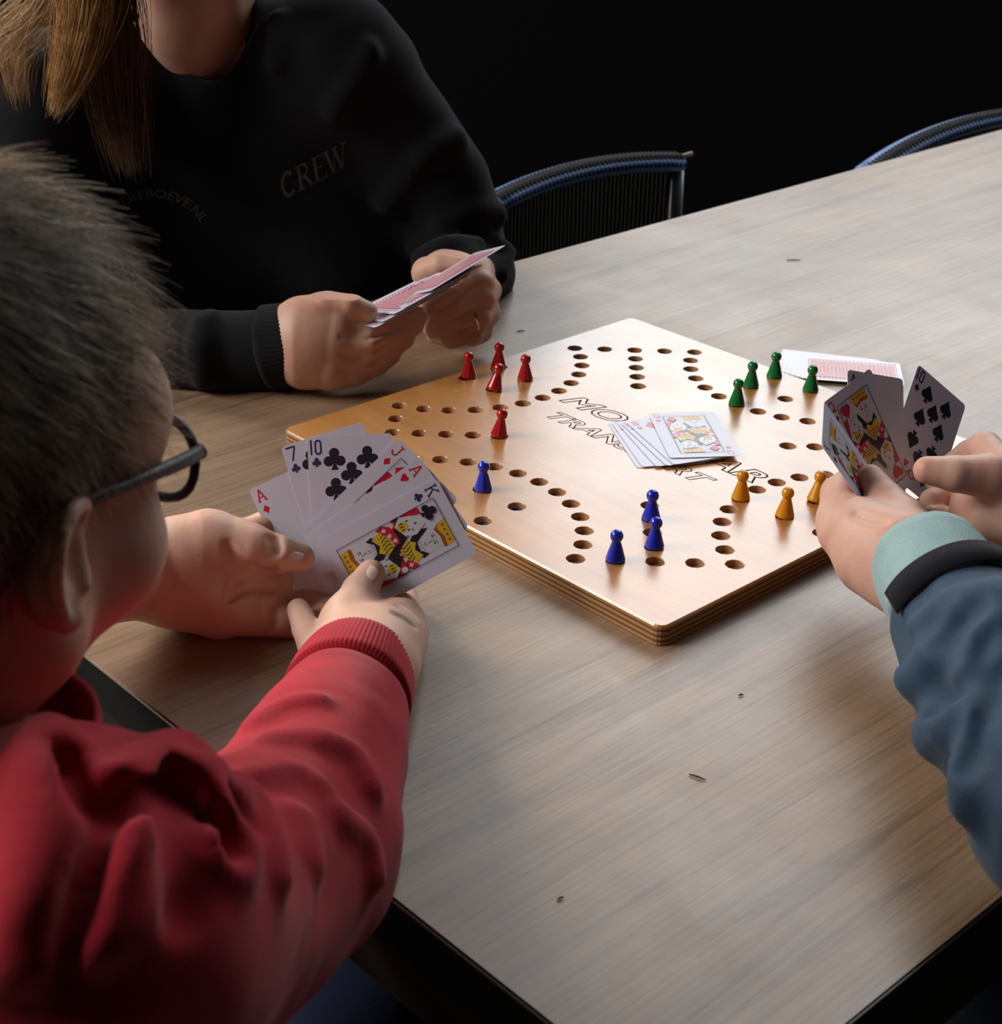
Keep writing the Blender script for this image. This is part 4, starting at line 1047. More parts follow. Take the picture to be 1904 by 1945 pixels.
cuffR = band('cuff', W_ - ax_ * .006, W_ + ax_ * .036, .0375, .0335, M_SHIRT, boy, 88, .00032, .0018, bulge=.0012); cuffR['label'] = 'ribbed red cuff at the near wrist'
a2_ = P(290, 1092, 1.018) - P(170, 1150, .96); a2_ /= np.linalg.norm(a2_); w2 = P(195, 1135, .975)
ax2 = P(290, 1092, 1.018) - elbL; ax2 /= np.linalg.norm(ax2); band('cuff', elbL + ax2 * .01, elbL + ax2 * .042, .037, .034, M_SHIRT, boy, 54, .0006)
# standing collar round the neck
cc = P(165, 1362, .615) - RT * .056; cn = np.array([.25, .30, .92]); cn /= np.linalg.norm(cn); cs = np.cross(cn, FW); cs /= np.linalg.norm(cs); cu = np.cross(cn, cs)
V, F = [], []; n = 72
prof = [(.062, -.030), (.060, -.010), (.0585, .006), (.0605, .010), (.0625, .006), (.0655, -.012), (.070, -.032)]
for r_, h_ in prof:
    for k in range(n):
        a = 2 * math.pi * k / n; rr = r_ * (1 + .05 * math.sin(3 * a + 1)) + .001 * math.cos(36 * a) * 0; V.append(cc + cs * rr * math.cos(a) + cu * rr * math.sin(a) * 1.0 + cn * (h_ + .004 * math.sin(2 * a)))
for i in range(len(prof) - 1):
    for k in range(n): F.append((i * n + k, i * n + (k + 1) % n, (i + 1) * n + (k + 1) % n, (i + 1) * n + k))
pymesh('collar', V, F, M_SHIRT, boy, True)
# trousers
F4 = Field(UV(-.60, -.33, .0) - (.5, .5, 0), UV(-.60, -.2, .62) + (.45, .4, .05), .006)
F4.chain([UV(-.80, -.235, .53), UV(-.80, -.235, .47)], [.12, .12], .03)
for v_, kv in ((-.300, -.185), (-.155, -.02)):
    F4.chain([UV(-.78, v_, .515), UV(-.43, kv, .555)], [.078, .062], .03); F4.chain([UV(-.43, kv, .555), UV(-.44, kv, .12)], [.058, .042], .02)
tr = F4.mesh('trousers', [M_JEAN], boy)
for v_ in (-.185, -.02):
    F5 = Field(UV(-.40, v_, .04) - (.14, .14, .05), UV(-.40, v_, .08) + (.14, .14, .06), .004)
    F5.chain([UV(-.45, v_, .045), UV(-.33, v_, .035)], [.040, .032], .01); F5.cut((0, 0, .003), (0, 0, -1), .002)
    F5.mesh('shoe', [M_EDGE], boy)
# hair: dark cap under thousands of short strands
Fc = Field(Hb - .15, Hb + .15, .0025)
Fc.ell(Tb(0, -.012, .050), np.array((.0825, .1020, .0880)) * SCB, .01, '+', Bb)
Fc.ell(Tb(0, -.05, -.01), np.array((.064, .055, .055)) * SCB, .03, '+', Bb)
# clear the face, ears and nape
Fc.ell(Tb(0, .112, -.045), np.array((.085, .070, .095)) * SCB, .008, '-', Bb)
for s_ in (-1, 1): Fc.ell(Tb(s_ * .082, .010, -.034), np.array((.024, .034, .040)) * SCB, .006, '-', Bb)
Fc.cut(Tb(0, -.07, -.062), -Bb[2] * 1.0, .006)
cap = Fc.mesh('hair_cap', [M_SCALP], boy)
def hair_on(cap, n, H_, B_, sc_, flow, length, mat, parent, rad, curl=.5, droopf=None, lift=.35, jit=.16, name='hair'):
    me = cap.data; nv = len(me.vertices); co = np.empty(nv * 3, np.float32); no = np.empty(nv * 3, np.float32)
    me.vertices.foreach_get('co', co); co = co.reshape(-1, 3); me.vertex_normals.foreach_get('vector', no); no = no.reshape(-1, 3)
    L_ = (co - H_) @ B_.T / sc_
    ok = np.nonzero(L_[:, 2] > -.07)[0]
    i = rng.choice(ok, n); r0 = co[i] + rng.normal(0, .0012, (n, 3)) - no[i] * .002
    l = L_[i]; d = np.array([flow(*p) for p in l]) @ B_
    d = d - no[i] * (d * no[i]).sum(1)[:, None]; d /= np.linalg.norm(d, axis=1)[:, None] + 1e-6
    ln = np.array([length(*p) for p in l])
    clump = np.sin(l[:, 0] * 190 + np.sin(l[:, 1] * 120) * 2)[:, None] * np.cross(d, no[i]) * .5
    return strands(name, r0, d + no[i] * lift + clump, ln, mat, parent, 4, rad, d - no[i] * .35, curl, jit, .35)
def flow_b(x, y, z):
    # whorl at the crown: forward over the top and front, down at back and sides
    c = np.array([-.015, -.055, .11]); v = np.array([x, y, z]) - c
    f = np.array([v[0] * .8, v[1] * 1.0 + .035, v[2] * .9]); 
    if z < .05: f = f + np.array([0, .02, -.06])
    return f / (np.linalg.norm(f) + 1e-6)
hair_on(cap, 21000, Hb, Bb, SCB, flow_b, lambda x, y, z: (.024 if y < 0 else .040) if z > .03 else (.022 if z > -.02 else .012), M_HAIR, boy, .00018, .45, lift=.42, jit=.12)
# ---- the fan of cards the boy holds
DZC = 1.036; g = "boy's fanned hand of cards"; PXM = FPX / DZC
def fan_card(rank, suit, tl, upv, k, label, group=g):
    u2 = np.array(upv, float); u2 /= np.linalg.norm(u2); r2 = np.array([-u2[1], u2[0]])     # image axes, y down
    c2 = np.array(tl) + r2 * CW / 2 * PXM - u2 * CH / 2 * PXM
    dz = DZC - k * .0008
    c3 = P(c2[0], c2[1], dz) ; up3 = RT * u2[0] - UP * u2[1]; rt3 = RT * r2[0] - UP * r2[1]
    o = card_object(rank, suit); place_card(o, c3, rt3, up3); tag(o, label, 'playing card', group); return o
fan_card('A', 'D', (472, 931), (-101, -214), -2.5, 'ace of diamonds, leftmost card of the fan held by the boy')
fan_card('7', 'C', (533, 849), (-.30, -.954), -1.5, 'seven of clubs, second from left in the fan held by the boy')
fan_card('10', 'C', (583, 832), (-.06, -1), -.5, 'ten of clubs in the middle of the fan held by the boy')
fan_card('J', 'D', (758, 832), (.72, -.695), .5, 'jack of diamonds in the fan held by the boy')
fan_card('A', 'H', (797, 868), (.815, -.58), 1.5, 'ace of hearts in the fan held by the boy')
fan_card('K', 'C', (829, 908), (.878, -.478), 2.5, 'king of clubs, frontmost card of the fan held by the boy')

# ================================================================== the woman in black
wom = empty('person', (0, 0, 0)); tag(wom, 'woman in black sweatshirt with long light brown hair, looking at her cards', 'person')
Hw = P(385, -225, 1.48); yw = math.radians(-62); pw = math.radians(-28)
_, Bw = head_frame(Hw, yw, pw, 0, 1.0)
nw = P(372, 60, 1.575)
Fw, Tw = make_head(Hw, Bw, 1.0, .0035, nw, .056)
Fw.chain([Tw(0, -.02, -.06), nw, P(372, 190, 1.63)], [.056, .058, .085], .03)
hw = Fw.mesh('h', [M_SKIN_W])
# her right hand (left in view)
F1 = hand_field(C3([(480, 660, 1.39), (800, 590, 1.42), (640, 730, 1.38)]), .0014)
F1.chain(C3([(470, 665, 1.395), (560, 655, 1.385), (590, 655, 1.38)]), [.031, .030, .033], .012)
F1.chain(C3([(575, 615, 1.375), (640, 618, 1.37)]), [.024, .0165], .014)
F1.chain(C3([(580, 650, 1.372), (636, 655, 1.366)]), [.026, .0150], .014)
F1.chain(C3([(585, 690, 1.378), (630, 705, 1.372)]), [.023, .0145], .014)
for pts_, rr in (([(636, 622, 1.370), (700, 628, 1.375), (752, 612, 1.395), (795, 600, 1.410)], (.0130, .0112, .0100, .0085)), ([(636, 655, 1.366), (700, 655, 1.370), (752, 636, 1.392), (788, 618, 1.408)], (.0132, .0115, .0102, .0085)),
                 ([(632, 688, 1.370), (692, 684, 1.375), (742, 662, 1.392), (770, 645, 1.405)], (.0128, .0110, .0098, .0082)), ([(625, 716, 1.376), (674, 712, 1.382), (718, 694, 1.394), (745, 676, 1.402)], (.0118, .0098, .0088, .0075)),
                 ([(580, 610, 1.372), (622, 578, 1.366), (664, 580, 1.362), (700, 592, 1.366)], (.0205, .0135, .0110, .0085))): F1.chain(C3(pts_), list(rr), .0042)
F1.chain(C3([(640, 600, 1.372), (690, 606, 1.378)]), [.010, .009], .008)
for c_ in ([(648, 640), (700, 642), (740, 630)], [(648, 672), (700, 670), (735, 652)], [(645, 702), (690, 698), (720, 680)]): crease(F1, c_, .0012, .003)
h1 = F1.mesh('h', [M_SKIN_W])
# her left hand with the ring
F2 = hand_field(C3([(790, 560, 1.47), (940, 560, 1.47), (870, 640, 1.47), (860, 480, 1.55)]), .0014)
F2.chain(C3([(860, 545, 1.56), (850, 540, 1.515), (855, 545, 1.49)]), [.029, .028, .031], .012)
F2.chain(C3([(850, 530, 1.49), (905, 520, 1.475)]), [.026, .0150], .014); F2.chain(C3([(865, 570, 1.485), (918, 590, 1.472)]), [.028, .0140], .014); F2.chain(C3([(850, 600, 1.485), (895, 632, 1.470)]), [.024, .0130], .014)
for pts_, rr in (([(912, 514, 1.472), (915, 540, 1.452), (868, 568, 1.442), (815, 590, 1.440)], (.0138, .0122, .0105, .0085)), ([(926, 552, 1.472), (916, 566, 1.450), (868, 594, 1.440), (822, 606, 1.440)], (.0135, .0122, .0105, .0085)),
                 ([(924, 594, 1.472), (908, 602, 1.450), (860, 620, 1.440), (820, 622, 1.442)], (.0130, .0118, .0102, .0085)), ([(912, 628, 1.472), (894, 634, 1.452), (856, 642, 1.446), (826, 636, 1.450)], (.0120, .0108, .0095, .0080)),
                 ([(830, 545, 1.488), (812, 518, 1.474), (838, 505, 1.462), (872, 505, 1.456)], (.0200, .0145, .0120, .0090))): F2.chain(C3(pts_), list(rr), .0042)
for c_ in ([(905, 540), (860, 572), (825, 590)], [(905, 583), (860, 606), (825, 616)], [(900, 618), (860, 632), (830, 632)]): crease(F2, c_, .0012, .003)
h2 = F2.mesh('h', [M_SKIN_W])
ring_c = C3([(894, 607, 1.4485)])[0]; t_ = P(860, 620, 1.440) - P(908, 602, 1.450); t_ /= np.linalg.norm(t_)
cw_ = core([([UV(.08, .70, .50), P(385, 300, 1.68), nw], [.11, .10, .05]), ([P(75, 215, 1.56), P(372, 170, 1.62), P(645, 125, 1.55)], [.045, .055, .045]), ([P(645, 125, 1.55), P(838, 355, 1.60), P(893, 520, 1.645), P(858, 540, 1.53)], [.045, .036, .032, .029]), ([P(75, 215, 1.56), P(90, 450, 1.56), P(170, 690, 1.45), P(545, 656, 1.387)], [.045, .038, .034, .029])])
body = merge_objs([cw_, hw, h1, h2], 'body'); body.parent = wom; body.data.materials.clear(); body.data.materials.append(M_SKIN_W)
a = np.cross(t_, (0, 0, 1)); a /= np.linalg.norm(a); c_ = np.cross(t_, a)
V, F = tube_mesh([ring_c + a * .0126 * math.cos(x) + c_ * .0126 * math.sin(x) for x in np.linspace(0, 2 * math.pi, 33)], .0017, 8, False)
rg = pymesh('ring', V, F, simple('pale_gold', (.85, .70, .45), .2, .5, Metallic=1.0), None, True); tag(rg, "thin gold ring on the finger of the woman's hand", 'ring')
# black sweatshirt
SL, SR = P(645, 125, 1.55), P(75, 215, 1.56)
EL, WL = P(893, 520, 1.645), P(858, 520, 1.54); ER, WR = P(170, 690, 1.45), P(530, 658, 1.39)
pel = UV(.08, .70, .50)
ptsall = np.array([SL, SR, EL, WL, ER, WR, pel, P(380, 60, 1.66)])
F3 = Field(ptsall.min(0) - .14, ptsall.max(0) + .12, .0045)
che = P(385, 300, 1.68)
F3.chain([pel, (pel + che) / 2, che], [.14, .130, .125], .05)
F3.chain([SR, P(370, 150, 1.62), SL], [.062, .075, .062], .05); F3.chain([P(560, 230, 1.62), P(660, 420, 1.68), P(740, 500, 1.76)], [.10, .10, .09], .05); F3.chain([P(180, 250, 1.62), P(140, 450, 1.66), P(300, 560, 1.74)], [.10, .10, .09], .05)
F3.chain([SL, P(838, 355, 1.60), EL], [.066, .051, .045], .03); F3.chain([EL, (EL + WL) / 2, WL], [.045, .041, .037], .01)
F3.chain([SR, P(90, 450, 1.56), ER], [.064, .055, .050], .03); F3.chain([ER, P(400, 672, 1.405), WR], [.047, .039, .0345], .01)
F3.chain([P(250, -10, 1.57), P(372, 50, 1.62), P(500, -20, 1.60)], [.036, .040, .036], .03)
F3.chain([P(372, -60, 1.52), P(380, 20, 1.515)], [.055, .052], .01, '-'); F3.chain([P(380, 20, 1.515), P(400, 85, 1.525), P(425, 140, 1.545)], [.051, .034, .006], .004, '-')
for pts_, rr in (([(800, 470), (850, 440), (905, 440), (950, 470)], .010), ([(800, 490), (850, 462), (910, 462), (955, 500)], .009), ([(840, 425), (890, 405), (940, 410)], .012), ([(920, 545), (950, 520), (965, 480)], .010), ([(400, 600), (395, 650), (405, 710)], .008), ([(385, 610), (378, 660), (385, 720)], .008),
                 ([(520, -5), (530, 40), (532, 90), (528, 130)], .010), ([(860, 270), (800, 300), (740, 380)], .014), ([(700, 100), (640, 200), (600, 300)], .014)):
    ridge(F3, pts_, rr, .009, .3)
F3.warp(lambda x, y, z: .0022 * np.sin(30 * x + 17 * y + 4 * np.sin(22 * z)) * np.sin(26 * z - 15 * x))
ws = F3.mesh('sweatshirt', [M_BLK], wom); ws['label'] = 'black sweatshirt with pale chest lettering'
axr = (P(560, 655, 1.385) - P(400, 672, 1.405)); axr /= np.linalg.norm(axr)
o = band('cuff', P(512, 660, 1.390), P(575, 651, 1.382), .0375, .0355, M_BLK, wom, 60, .0002, .002)
M_PRT = simple('faded_pale_print', (0.045, 0.043, 0.040), 0.8); 
def chest_word(s, pts_fn, size, name='printed_word'):
    me = text_mesh(s, 1.0, offset=.012); a = mesh_bounds(me); mn, mx = a.min(0), a.max(0)
    out = []
    for v in a:
        x = (v[0] - mn[0]) / (mx[0] - mn[0]); y = (v[1] - mn[1]) / (mx[1] - mn[1]); px, py = pts_fn(x, y)
        h_ = F3.hit(px, py); 
        if h_ is None: h_ = P(px, py, 1.55)
        d = CAM - h_; out.append(h_ + d / np.linalg.norm(d) * .0028)
    me.vertices.foreach_set('co', np.array(out).ravel()); me.update(); o = obj(name, me, M_PRT); o.parent = wom; return o
V, F = [], []
for ch_, x0 in (('C', .0), ('R', .92), ('E', 1.78), ('W', 2.72)):
    for poly in rank_polys(ch_, x0, 0, 1.0):
        st0 = len(V)
        for x, y in poly:
            px, py = 547 + 33.5 * x - 8 * y, 350 - 17.5 * x - 46 * y; h_ = F3.hit(px, py)
            h_ = P(px, py, 1.55) if h_ is None else h_; d = CAM - h_; V.append(h_ + d / np.linalg.norm(d) * .0028)
        F.append(tuple(range(st0, st0 + len(poly))))
pymesh('printed_word', V, F, M_PRT, wom, False)
def arcw(x, y):
    a = math.radians(124 - 98 * x); R_ = 86 + 17 * y; return 292 + R_ * math.cos(a) * 1.15, 462 - R_ * math.sin(a)
chest_word('EREBOEVE.NL', arcw, 1)
# hair
M_HW = M_HAIRW
Fc = Field(Hw - .16, Hw + .16, .005)
Fc.ell(Tw(0, -.02, .05), (.083, .104, .090), .01, '+', Bw); Fc.ell(Tw(0, -.06, -.02), (.070, .055, .07), .03, '+', Bw); Fc.ell(Tw(0, .11, -.04), (.075, .075, .10), .01, '-', Bw)
capw = Fc.mesh('hair_cap', [M_HW], wom)
def lock(n, path, spread, rad, lenj=.12):
    """long lock of strands following a path of photo points (px, py, dz)"""
    base = np.array(smooth_pts(C3(path), 4)); m_ = len(base)
    off = rng.normal(0, 1, (n, 3)); V, F = [], []
    fr = np.linspace(0, 1, m_); sp = np.interp(fr, np.linspace(0, 1, len(spread)), spread)
    cut = 1 - np.abs(rng.normal(0, lenj, n))
    ph = rng.uniform(0, 6.28, n)
    t = fr[None, :] * cut[:, None]
    idx = t * (m_ - 1); i0 = np.minimum(idx.astype(int), m_ - 2); f_ = (idx - i0)[..., None]
    pos = base[i0] * (1 - f_) + base[i0 + 1] * f_; sw = np.interp(t, fr, sp)[..., None]
    pos = pos + off[:, None, :] * sw + np.stack([np.sin(5 * t + ph[:, None]), np.cos(4 * t + ph[:, None]), 0 * t], -1) * sw * .5
    a = rng.normal(0, 1, (n, 3)); a /= np.linalg.norm(a, axis=1)[:, None]; b = np.cross(a, (0, 0, 1)); b /= np.linalg.norm(b, axis=1)[:, None]; a = np.cross(b, (0, 0, 1))
    rr = (rad * (1 - .7 * fr ** 3))[None, :, None]
    VV = np.stack([pos + (a * math.cos(q) + b * math.sin(q))[:, None, :] * rr for q in (0, 2.1, 4.2)], 2)     # n, m, 3, 3
    k = m_ * 3; Fq = [(s_ * 3 + c, s_ * 3 + (c + 1) % 3, (s_ + 1) * 3 + (c + 1) % 3, (s_ + 1) * 3 + c) for s_ in range(m_ - 1) for c in range(3)]
    Fq = np.array(Fq)[None] + (np.arange(n) * k)[:, None, None]
    return VV.reshape(-1, 3), Fq.reshape(-1, 4)
for (n, path, sp, rad, mh) in ((1100, [(220, -330, 1.42), (165, -150, 1.42), (160, 0, 1.43), (140, 110, 1.45), (105, 215, 1.46)], [.011, .011, .0110, .0085, .004], .00030, M_HW),
                     (1500, [(240, -330, 1.44), (200, -150, 1.45), (205, 20, 1.46), (225, 180, 1.49), (250, 320, 1.50)], [.011, .011, .012, .011, .007], .00030, M_HAIRSHADE),
                     (230, [(200, -330, 1.42), (130, -120, 1.44), (90, 10, 1.45), (25, 80, 1.46), (32, 195, 1.47)], [.016, .016, .012, .012, .006], .00028, M_HW),
                     (130, [(190, -300, 1.42), (110, -60, 1.44), (40, 35, 1.46), (-30, 80, 1.48), (-60, 130, 1.5)], [.014, .014, .012, .012, .01], .00028, M_HW)):
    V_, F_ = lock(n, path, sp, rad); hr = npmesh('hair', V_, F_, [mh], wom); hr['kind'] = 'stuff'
def flow_w(x, y, z): return np.array([.9, -.3, -.35]) if z > -.03 else np.array([.4, -.3, -.8])
hair_on(capw, 5000, Hw, Bw, 1.0, flow_w, lambda x, y, z: .04, M_HW, wom, .0003, .6, lift=.12, jit=.06)
# dark trousers and shoes under the table
F4 = Field(UV(.05, .60, 0) - (.45, .45, 0), UV(.05, .60, .62) + (.45, .45, 0), .007)
F4.chain([pel + (0, 0, .02), pel + (0, 0, -.04)], [.14, .14], .03)
for du in (-.12, .12):
    F4.chain([pel + UV(du * .8, -.02, .02), UV(.08 + du, .30, .52)], [.085, .065], .03); F4.chain([UV(.08 + du, .30, .52), UV(.08 + du, .34, .12)], [.062, .045], .02)
F4.mesh('trousers', [M_BLK], wom)
for du in (-.12, .12):
    F5 = Field(UV(.08 + du, .28, .04) - (.16, .16, .05), UV(.08 + du, .28, .08) + (.16, .16, .06), .005)
    F5.chain([UV(.08 + du, .36, .045), UV(.08 + du, .20, .035)], [.043, .034], .01); F5.cut((0, 0, .003), (0, 0, -1), .002); F5.mesh('shoe', [M_EDGE], wom)
# her cards: seen nearly edge-on from below the backs
g = "woman's hand of cards"
def wcard(ctr, long_to, tip, k, label):
    """ctr photo point of the card middle; long axis towards long_to; face looks to her"""
    c = P(*ctr); L = P(*long_to) - c; L /= np.linalg.norm(L)
    wv = P(*tip) - c; wv -= L * (wv @ L); wv /= np.linalg.norm(wv)
    o = card_object('7', 'C'); n = np.cross(wv, L)
    # printed face should look away from the camera
    v = c - CAM
    if n @ v < 0: wv = -wv
    place_card(o, c, wv, L); tag(o, label, 'playing card', g)
for k, (c, lt, lb) in enumerate([
    ((752, 577, 1.395), (850, 528, 1.425), 'nearest red-backed card held between the hands of the woman'),
    ((770, 568, 1.397), (868, 518, 1.425), 'second nearest card held by the woman, just behind the first'),
    ((792, 556, 1.400), (886, 508, 1.427), 'middle card of the edge-on hand held by the woman'),
    ((815, 545, 1.404), (905, 496, 1.430), 'fourth card of the edge-on hand held by the woman'),
    ((862, 515, 1.412), (948, 463, 1.436), 'card sticking out farthest at the upper right of the hand held by the woman')]):
    wcard(c, lt, (c[0] + 3, c[1] - 44 + k * 6, c[2] + .056), k, lb)

# ================================================================== the child in the blue jacket
kid = empty('person', (0, 0, 0)); tag(kid, 'child in dark blue jacket with mint cuffs at the right edge, holding cards', 'person')
F1 = hand_field(C3([(1560, 950, 1.03), (1780, 1100, .99), (1600, 900, 1.1), (1800, 1160, .95)]), .0012)
F1.chain(C3([(1800, 1150, .955), (1752, 1095, .985), (1725, 1070, 1.0)]), [.028, .0265, .0285], .01)
F1.chain(C3([(1720, 1085, .995), (1660, 1055, 1.015), (1612, 1015, 1.03)]), [.027, .0260, .0175], .014)
F1.chain(C3([(1715, 1050, 1.0), (1650, 1010, 1.025), (1600, 972, 1.045)]), [.025, .0210, .0135], .014)
for pts_, rr in (([(1740, 1050, .995), (1718, 990, 1.018), (1684, 950, 1.035), (1654, 908, 1.050)], (.0200, .0155, .0118, .0092)),
                 ([(1600, 975, 1.044), (1590, 935, 1.085), (1625, 905, 1.105), (1665, 915, 1.105)], (.0130, .0108, .0095, .0082)), ([(1588, 990, 1.040), (1592, 955, 1.085), (1640, 940, 1.100), (1685, 950, 1.095)], (.0130, .0110, .0096, .0084)),
                 ([(1592, 1012, 1.034), (1600, 985, 1.075), (1650, 975, 1.090), (1690, 985, 1.080)], (.0125, .0105, .0092, .0080)), ([(1610, 1035, 1.026), (1625, 1015, 1.060), (1665, 1005, 1.070), (1695, 1010, 1.060)], (.0115, .0095, .0084, .0074))): F1.chain(C3(pts_), list(rr), .0045)
for c_ in ([(1625, 975), (1650, 985), (1680, 990)],): crease(F1, c_, .0009, .006)
h1 = F1.mesh('h', [M_SKIN_C])
F2 = hand_field(C3([(1740, 880, 1.0), (2000, 930, 1.05), (1830, 1000, 1.05), (1860, 830, 1.1)]), .0013)
F2.chain(C3([(2060, 990, 1.02), (1985, 950, 1.045), (1950, 940, 1.055)]), [.029, .0270, .0285], .01)
F2.chain(C3([(1950, 945, 1.055), (1890, 950, 1.065), (1860, 940, 1.07)]), [.0275, .0240, .0160], .014)
F2.chain(C3([(1950, 975, 1.045), (1880, 985, 1.055), (1845, 975, 1.065)]), [.022, .0190, .0140], .012)
for pts_, rr in (([(1940, 920, 1.045), (1880, 905, 1.035), (1815, 900, 1.030), (1762, 893, 1.033)], (.0200, .0150, .0118, .0092)),
                 ([(1905, 890, 1.08), (1872, 850, 1.105), (1842, 862, 1.122), (1800, 890, 1.118)], (.0135, .0112, .0098, .0084)), ([(1890, 925, 1.08), (1850, 900, 1.115), (1815, 900, 1.124), (1780, 915, 1.115)], (.0132, .0112, .0098, .0084)),
                 ([(1872, 960, 1.07), (1835, 945, 1.105), (1800, 945, 1.112), (1770, 950, 1.100)], (.0130, .0108, .0094, .0082)), ([(1860, 1000, 1.055), (1825, 990, 1.085), (1795, 985, 1.092), (1770, 980, 1.085)], (.0118, .0098, .0086, .0076))): F2.chain(C3(pts_), list(rr), .0045)
h2 = F2.mesh('h', [M_SKIN_C])
Hk = UV(.05, -.60, 1.13); _, Bk = head_frame(Hk, math.radians(135), math.radians(-25), 0, .93)
nk = UV(.05, -.655, .985)
Fk, Tk = make_head(Hk, Bk, .93, .0045, nk, .055); hk = Fk.mesh('h', [M_SKIN_C])
ck_ = core([([UV(.05, -.72, .50), UV(.05, -.70, .74), nk], [.10, .10, .045]), ([UV(-.085, -.64, .935), UV(.05, -.65, .94), UV(.185, -.64, .935)], [.045, .05, .045]), ([UV(-.085, -.64, .935), P(2065, 1540, .80), P(1800, 1145, .957)], [.045, .036, .026]), ([UV(.185, -.64, .935), UV(.22, -.42, TZ + .06), P(2050, 985, 1.02)], [.045, .036, .027])])
body = merge_objs([ck_, h1, h2, hk], 'body'); body.parent = kid; body.data.materials.clear(); body.data.materials.append(M_SKIN_C)
Wk = P(1792, 1118, .963); Ek = P(2065, 1540, .80); Wk2 = P(2050, 985, 1.02); Ek2 = UV(.22, -.42, TZ + .06)
SkR, SkL = UV(-.085, -.64, .935), UV(.185, -.64, .935)
ptsall = np.array([Wk, Ek, Wk2, Ek2, SkR, SkL, UV(.05, -.74, .48)])
F3 = Field(ptsall.min(0) - .10, ptsall.max(0) + .10, .0035)
F3.chain([UV(.05, -.72, .50), UV(.05, -.70, .70), UV(.05, -.66, .86)], [.13, .13, .10], .05)
F3.chain([UV(.05, -.66, .88), UV(.05, -.65, .955)], [.09, .062], .03); F3.chain([SkR, UV(.05, -.655, .945), SkL], [.062, .065, .062], .05)
F3.chain([SkR, (SkR + Ek) / 2, Ek], [.065, .062, .058], .03); F3.chain([Ek, (Ek * .45 + Wk * .55), Wk + (Ek - Wk) * .17], [.056, .051, .0425], .01)
F3.chain([SkL, (SkL + Ek2) / 2, Ek2], [.065, .062, .056], .03); F3.chain([Ek2, Wk2 + (Ek2 - Wk2) * .15], [.054, .040], .01)
for pts_, rr in (([(1700, 1200), (1760, 1190), (1830, 1150), (1890, 1130)], .011), ([(1740, 1290), (1800, 1240), (1860, 1160), (1900, 1140)], .012), ([(1780, 1400), (1830, 1360), (1880, 1250), (1900, 1180)], .014), ([(1850, 1520), (1865, 1440), (1900, 1340)], .014)): ridge(F3, pts_, rr, .010, .35)
for pts_ in ([(1720, 1235), (1790, 1210), (1850, 1150)], [(1770, 1340), (1830, 1290), (1880, 1200)], [(1830, 1450), (1860, 1390), (1895, 1280)]): crease(F3, pts_, .007, .008)
crease(F3, [(1808, 1110), (1818, 1150), (1835, 1180)], .0016, .002)
F3.warp(wob)
o = F3.mesh('jacket', [M_JKT], kid); o['label'] = 'dark blue softshell jacket'
ak = (Wk - Ek) / np.linalg.norm(Wk - Ek)
o = band('shirt_cuff', Wk - ak * .014, Wk + ak * .032, .0375, .0355, M_SHC, kid, 8, .0003, .0028, bulge=.001); o['label'] = 'mint green inner cuff'
a2_ = Wk2 - Ek2; a2_ /= np.linalg.norm(a2_); band('shirt_cuff', Wk2 - a2_ * .01, Wk2 + a2_ * .028, .0355, .034, M_SHC, kid, 8, .0003, .0028)
# hook-and-loop tab round the sleeve end
V, F = [], []; s_ = np.cross(ak, (0, 0, 1)); s_ /= np.linalg.norm(s_); u_ = np.cross(s_, ak)
n = 28; c0 = Wk - ak * .028
for j, (r_, off) in enumerate(((.0455, -.0105), (.0470, -.0100), (.0470, .0100), (.0455, .0105))):
    for k in range(n + 1):
        a = math.radians(15 + 150 * k / n); V.append(c0 + ak * off + (s_ * math.cos(a) + u_ * math.sin(a)) * (r_ + .0004 * math.sin(a * 5)))
for j in range(3):
    for k in range(n): F.append((j * (n + 1) + k, j * (n + 1) + k + 1, (j + 1) * (n + 1) + k + 1, (j + 1) * (n + 1) + k))
F.append((0, n + 1, 2 * (n + 1), 3 * (n + 1))); F.append((n, 4 * (n + 1) - 1, 3 * (n + 1) - 1, 2 * (n + 1) - 1))
pymesh('sleeve_tab', V, F, M_VEL, kid, True)
Fc = Field(Hk - .15, Hk + .15, .005)
Fc.ell(Tk(0, -.018, .055), np.array((.082, .102, .088)) * .93, .01, '+', Bk); Fc.ell(Tk(0, .115, -.045), np.array((.085, .085, .10)) * .93, .01, '-', Bk)
capk = Fc.mesh('hair_cap', [M_SCALP], kid)
hair_on(capk, 4000, Hk, Bk, .93, flow_b, lambda x, y, z: .03, M_HAIR, kid, .0003)
F4 = Field(UV(.05, -.60, 0) - (.40, .40, 0), UV(.05, -.60, .62) + (.42, .42, 0), .007)
F4.chain([UV(.05, -.72, .52), UV(.05, -.72, .47)], [.12, .12], .03)
for du in (-.09, .09):
    F4.chain([UV(.05 + du, -.70, .52), UV(.05 + du, -.42, .54)], [.078, .06], .03); F4.chain([UV(.05 + du, -.42, .54), UV(.05 + du, -.44, .12)], [.058, .042], .02)
F4.mesh('trousers', [M_JEAN], kid)
for du in (-.09, .09):
    F5 = Field(UV(.05 + du, -.40, .04) - (.14, .14, .05), UV(.05 + du, -.40, .08) + (.14, .14, .06), .005)
    F5.chain([UV(.05 + du, -.45, .045), UV(.05 + du, -.33, .035)], [.04, .032], .01); F5.cut((0, 0, .003), (0, 0, -1), .002); F5.mesh('shoe', [M_EDGE], kid)
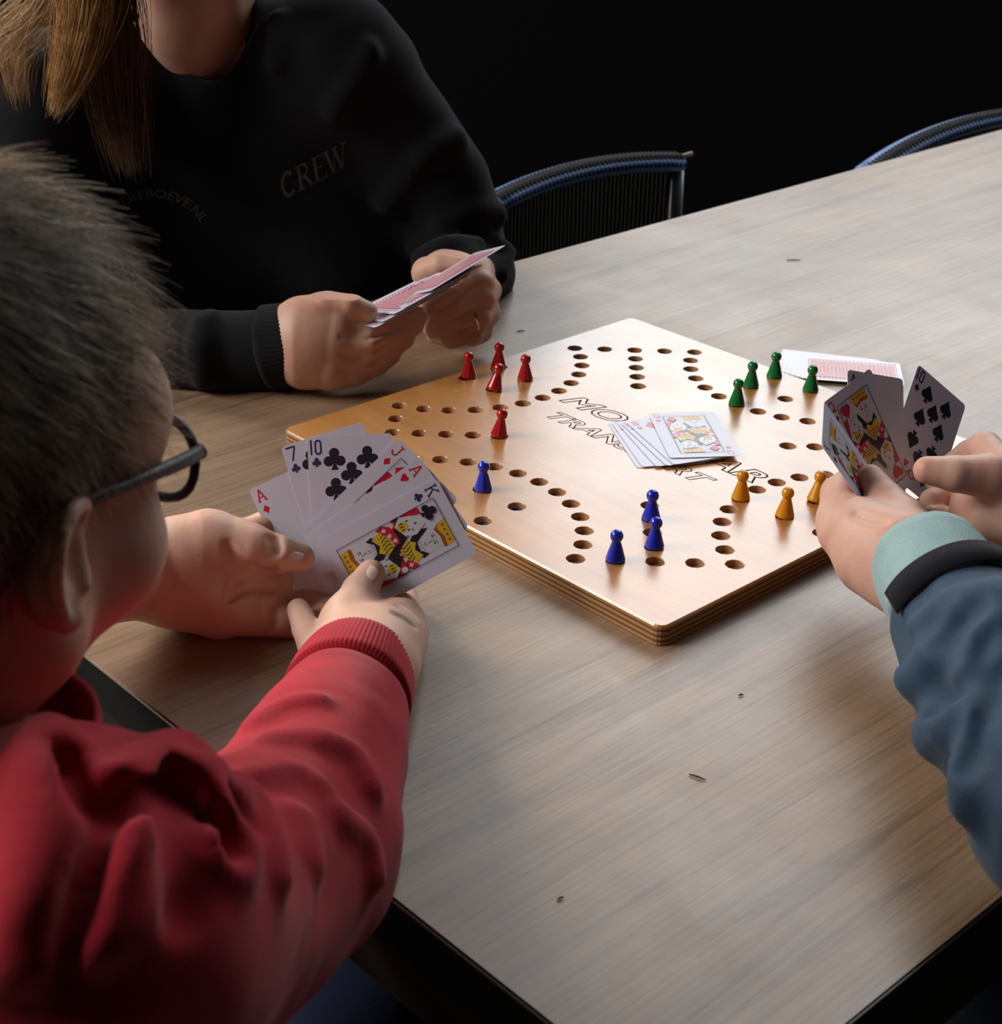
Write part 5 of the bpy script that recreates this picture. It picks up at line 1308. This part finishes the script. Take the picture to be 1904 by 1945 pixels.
# his fan: plane turned about 45 degrees from the camera
g = 'fan of cards held by the child in blue'
ALP, BET = 0.68, -0.11
def kcard(rank, suit, tl, upimg, k, label, DZ=1.12, C0=(1700, 850)):
    n = RT * ALP - UP * BET - FW; n /= np.linalg.norm(n)          # face normal, towards the child and the camera
    o0 = P(C0[0], C0[1], DZ) + n * k * .0009
    def onp(px, py):
        r_ = P(px, py, 1) - CAM; return CAM + r_ * (((o0 - CAM) @ n) / (r_ @ n))
    a = onp(*tl); b2 = onp(tl[0] + upimg[0], tl[1] + upimg[1]); u = b2 - a; u /= np.linalg.norm(u); r = np.cross(u, n); r /= np.linalg.norm(r)
    c = a + r * CW / 2 - u * CH / 2; o = card_object(rank, suit); place_card(o, c, r, u); tag(o, label, 'playing card', g); return o
def kcardv(rank, suit, tl, rv, uv_, label):
    f3 = lambda v: RT * v[0] - UP * v[1] + FW * v[2]
    r = f3(rv); r /= np.linalg.norm(r); u = f3(uv_); u -= r * (u @ r); u /= np.linalg.norm(u)
    c = P(*tl) + r * CW / 2 - u * CH / 2; o = card_object(rank, suit); place_card(o, c, r, u); tag(o, label, 'playing card', g); return o
kcard('10', 'S', (1745, 692), (7.5, -22.2), -1.5, 'ten of spades, rightmost shaded card of the fan at the right')
kcard('A', 'S', (1610, 702), (-.4, -22), -.5, 'ornate black ace in the middle of the shaded fan at the right')
kcard('Q', 'H', (1563, 766), (-9, -20), .5, 'shaded court card behind the leftmost card of the fan at the right')
kcardv('K', 'S', (1561, 846, 1.015), (29, -84, 121), (-117, -144, -72), 'leftmost shaded court card in front of the fan at the right')
# crumbs on the table
for i, (px, py, L_, an) in enumerate(((1508, 495, .016, .1), (990, 630, .008, .3), (1325, 1478, .010, -.5), (1065, 1708, .004, .6), (1408, 1322, .003, .2))):
    c = PZ(px, py, TZ); d = np.array([math.cos(an), math.sin(an), 0]) * L_ / 2; V, F = tube_mesh([c - d + (0, 0, .0007), c + (0, 0, .0011), c + d + (0, 0, .0007)], [.0004, .0006, .0003], 6)
    o = pymesh('crumb', V, F, simple('crumb_brown', (.05, .03, .018), 1.0, 0.05), None, True)
    tag(o, ['long dark crumb on the far right part of the tabletop', 'dark crumb on the table between the ringed hand and the board', 'pale thin crumb on the near part of the tabletop', 'small dark speck on the tabletop near the front left edge', 'tiny dark speck on the table below the front corner of the board'][i], 'crumb', 'crumbs on the tabletop')
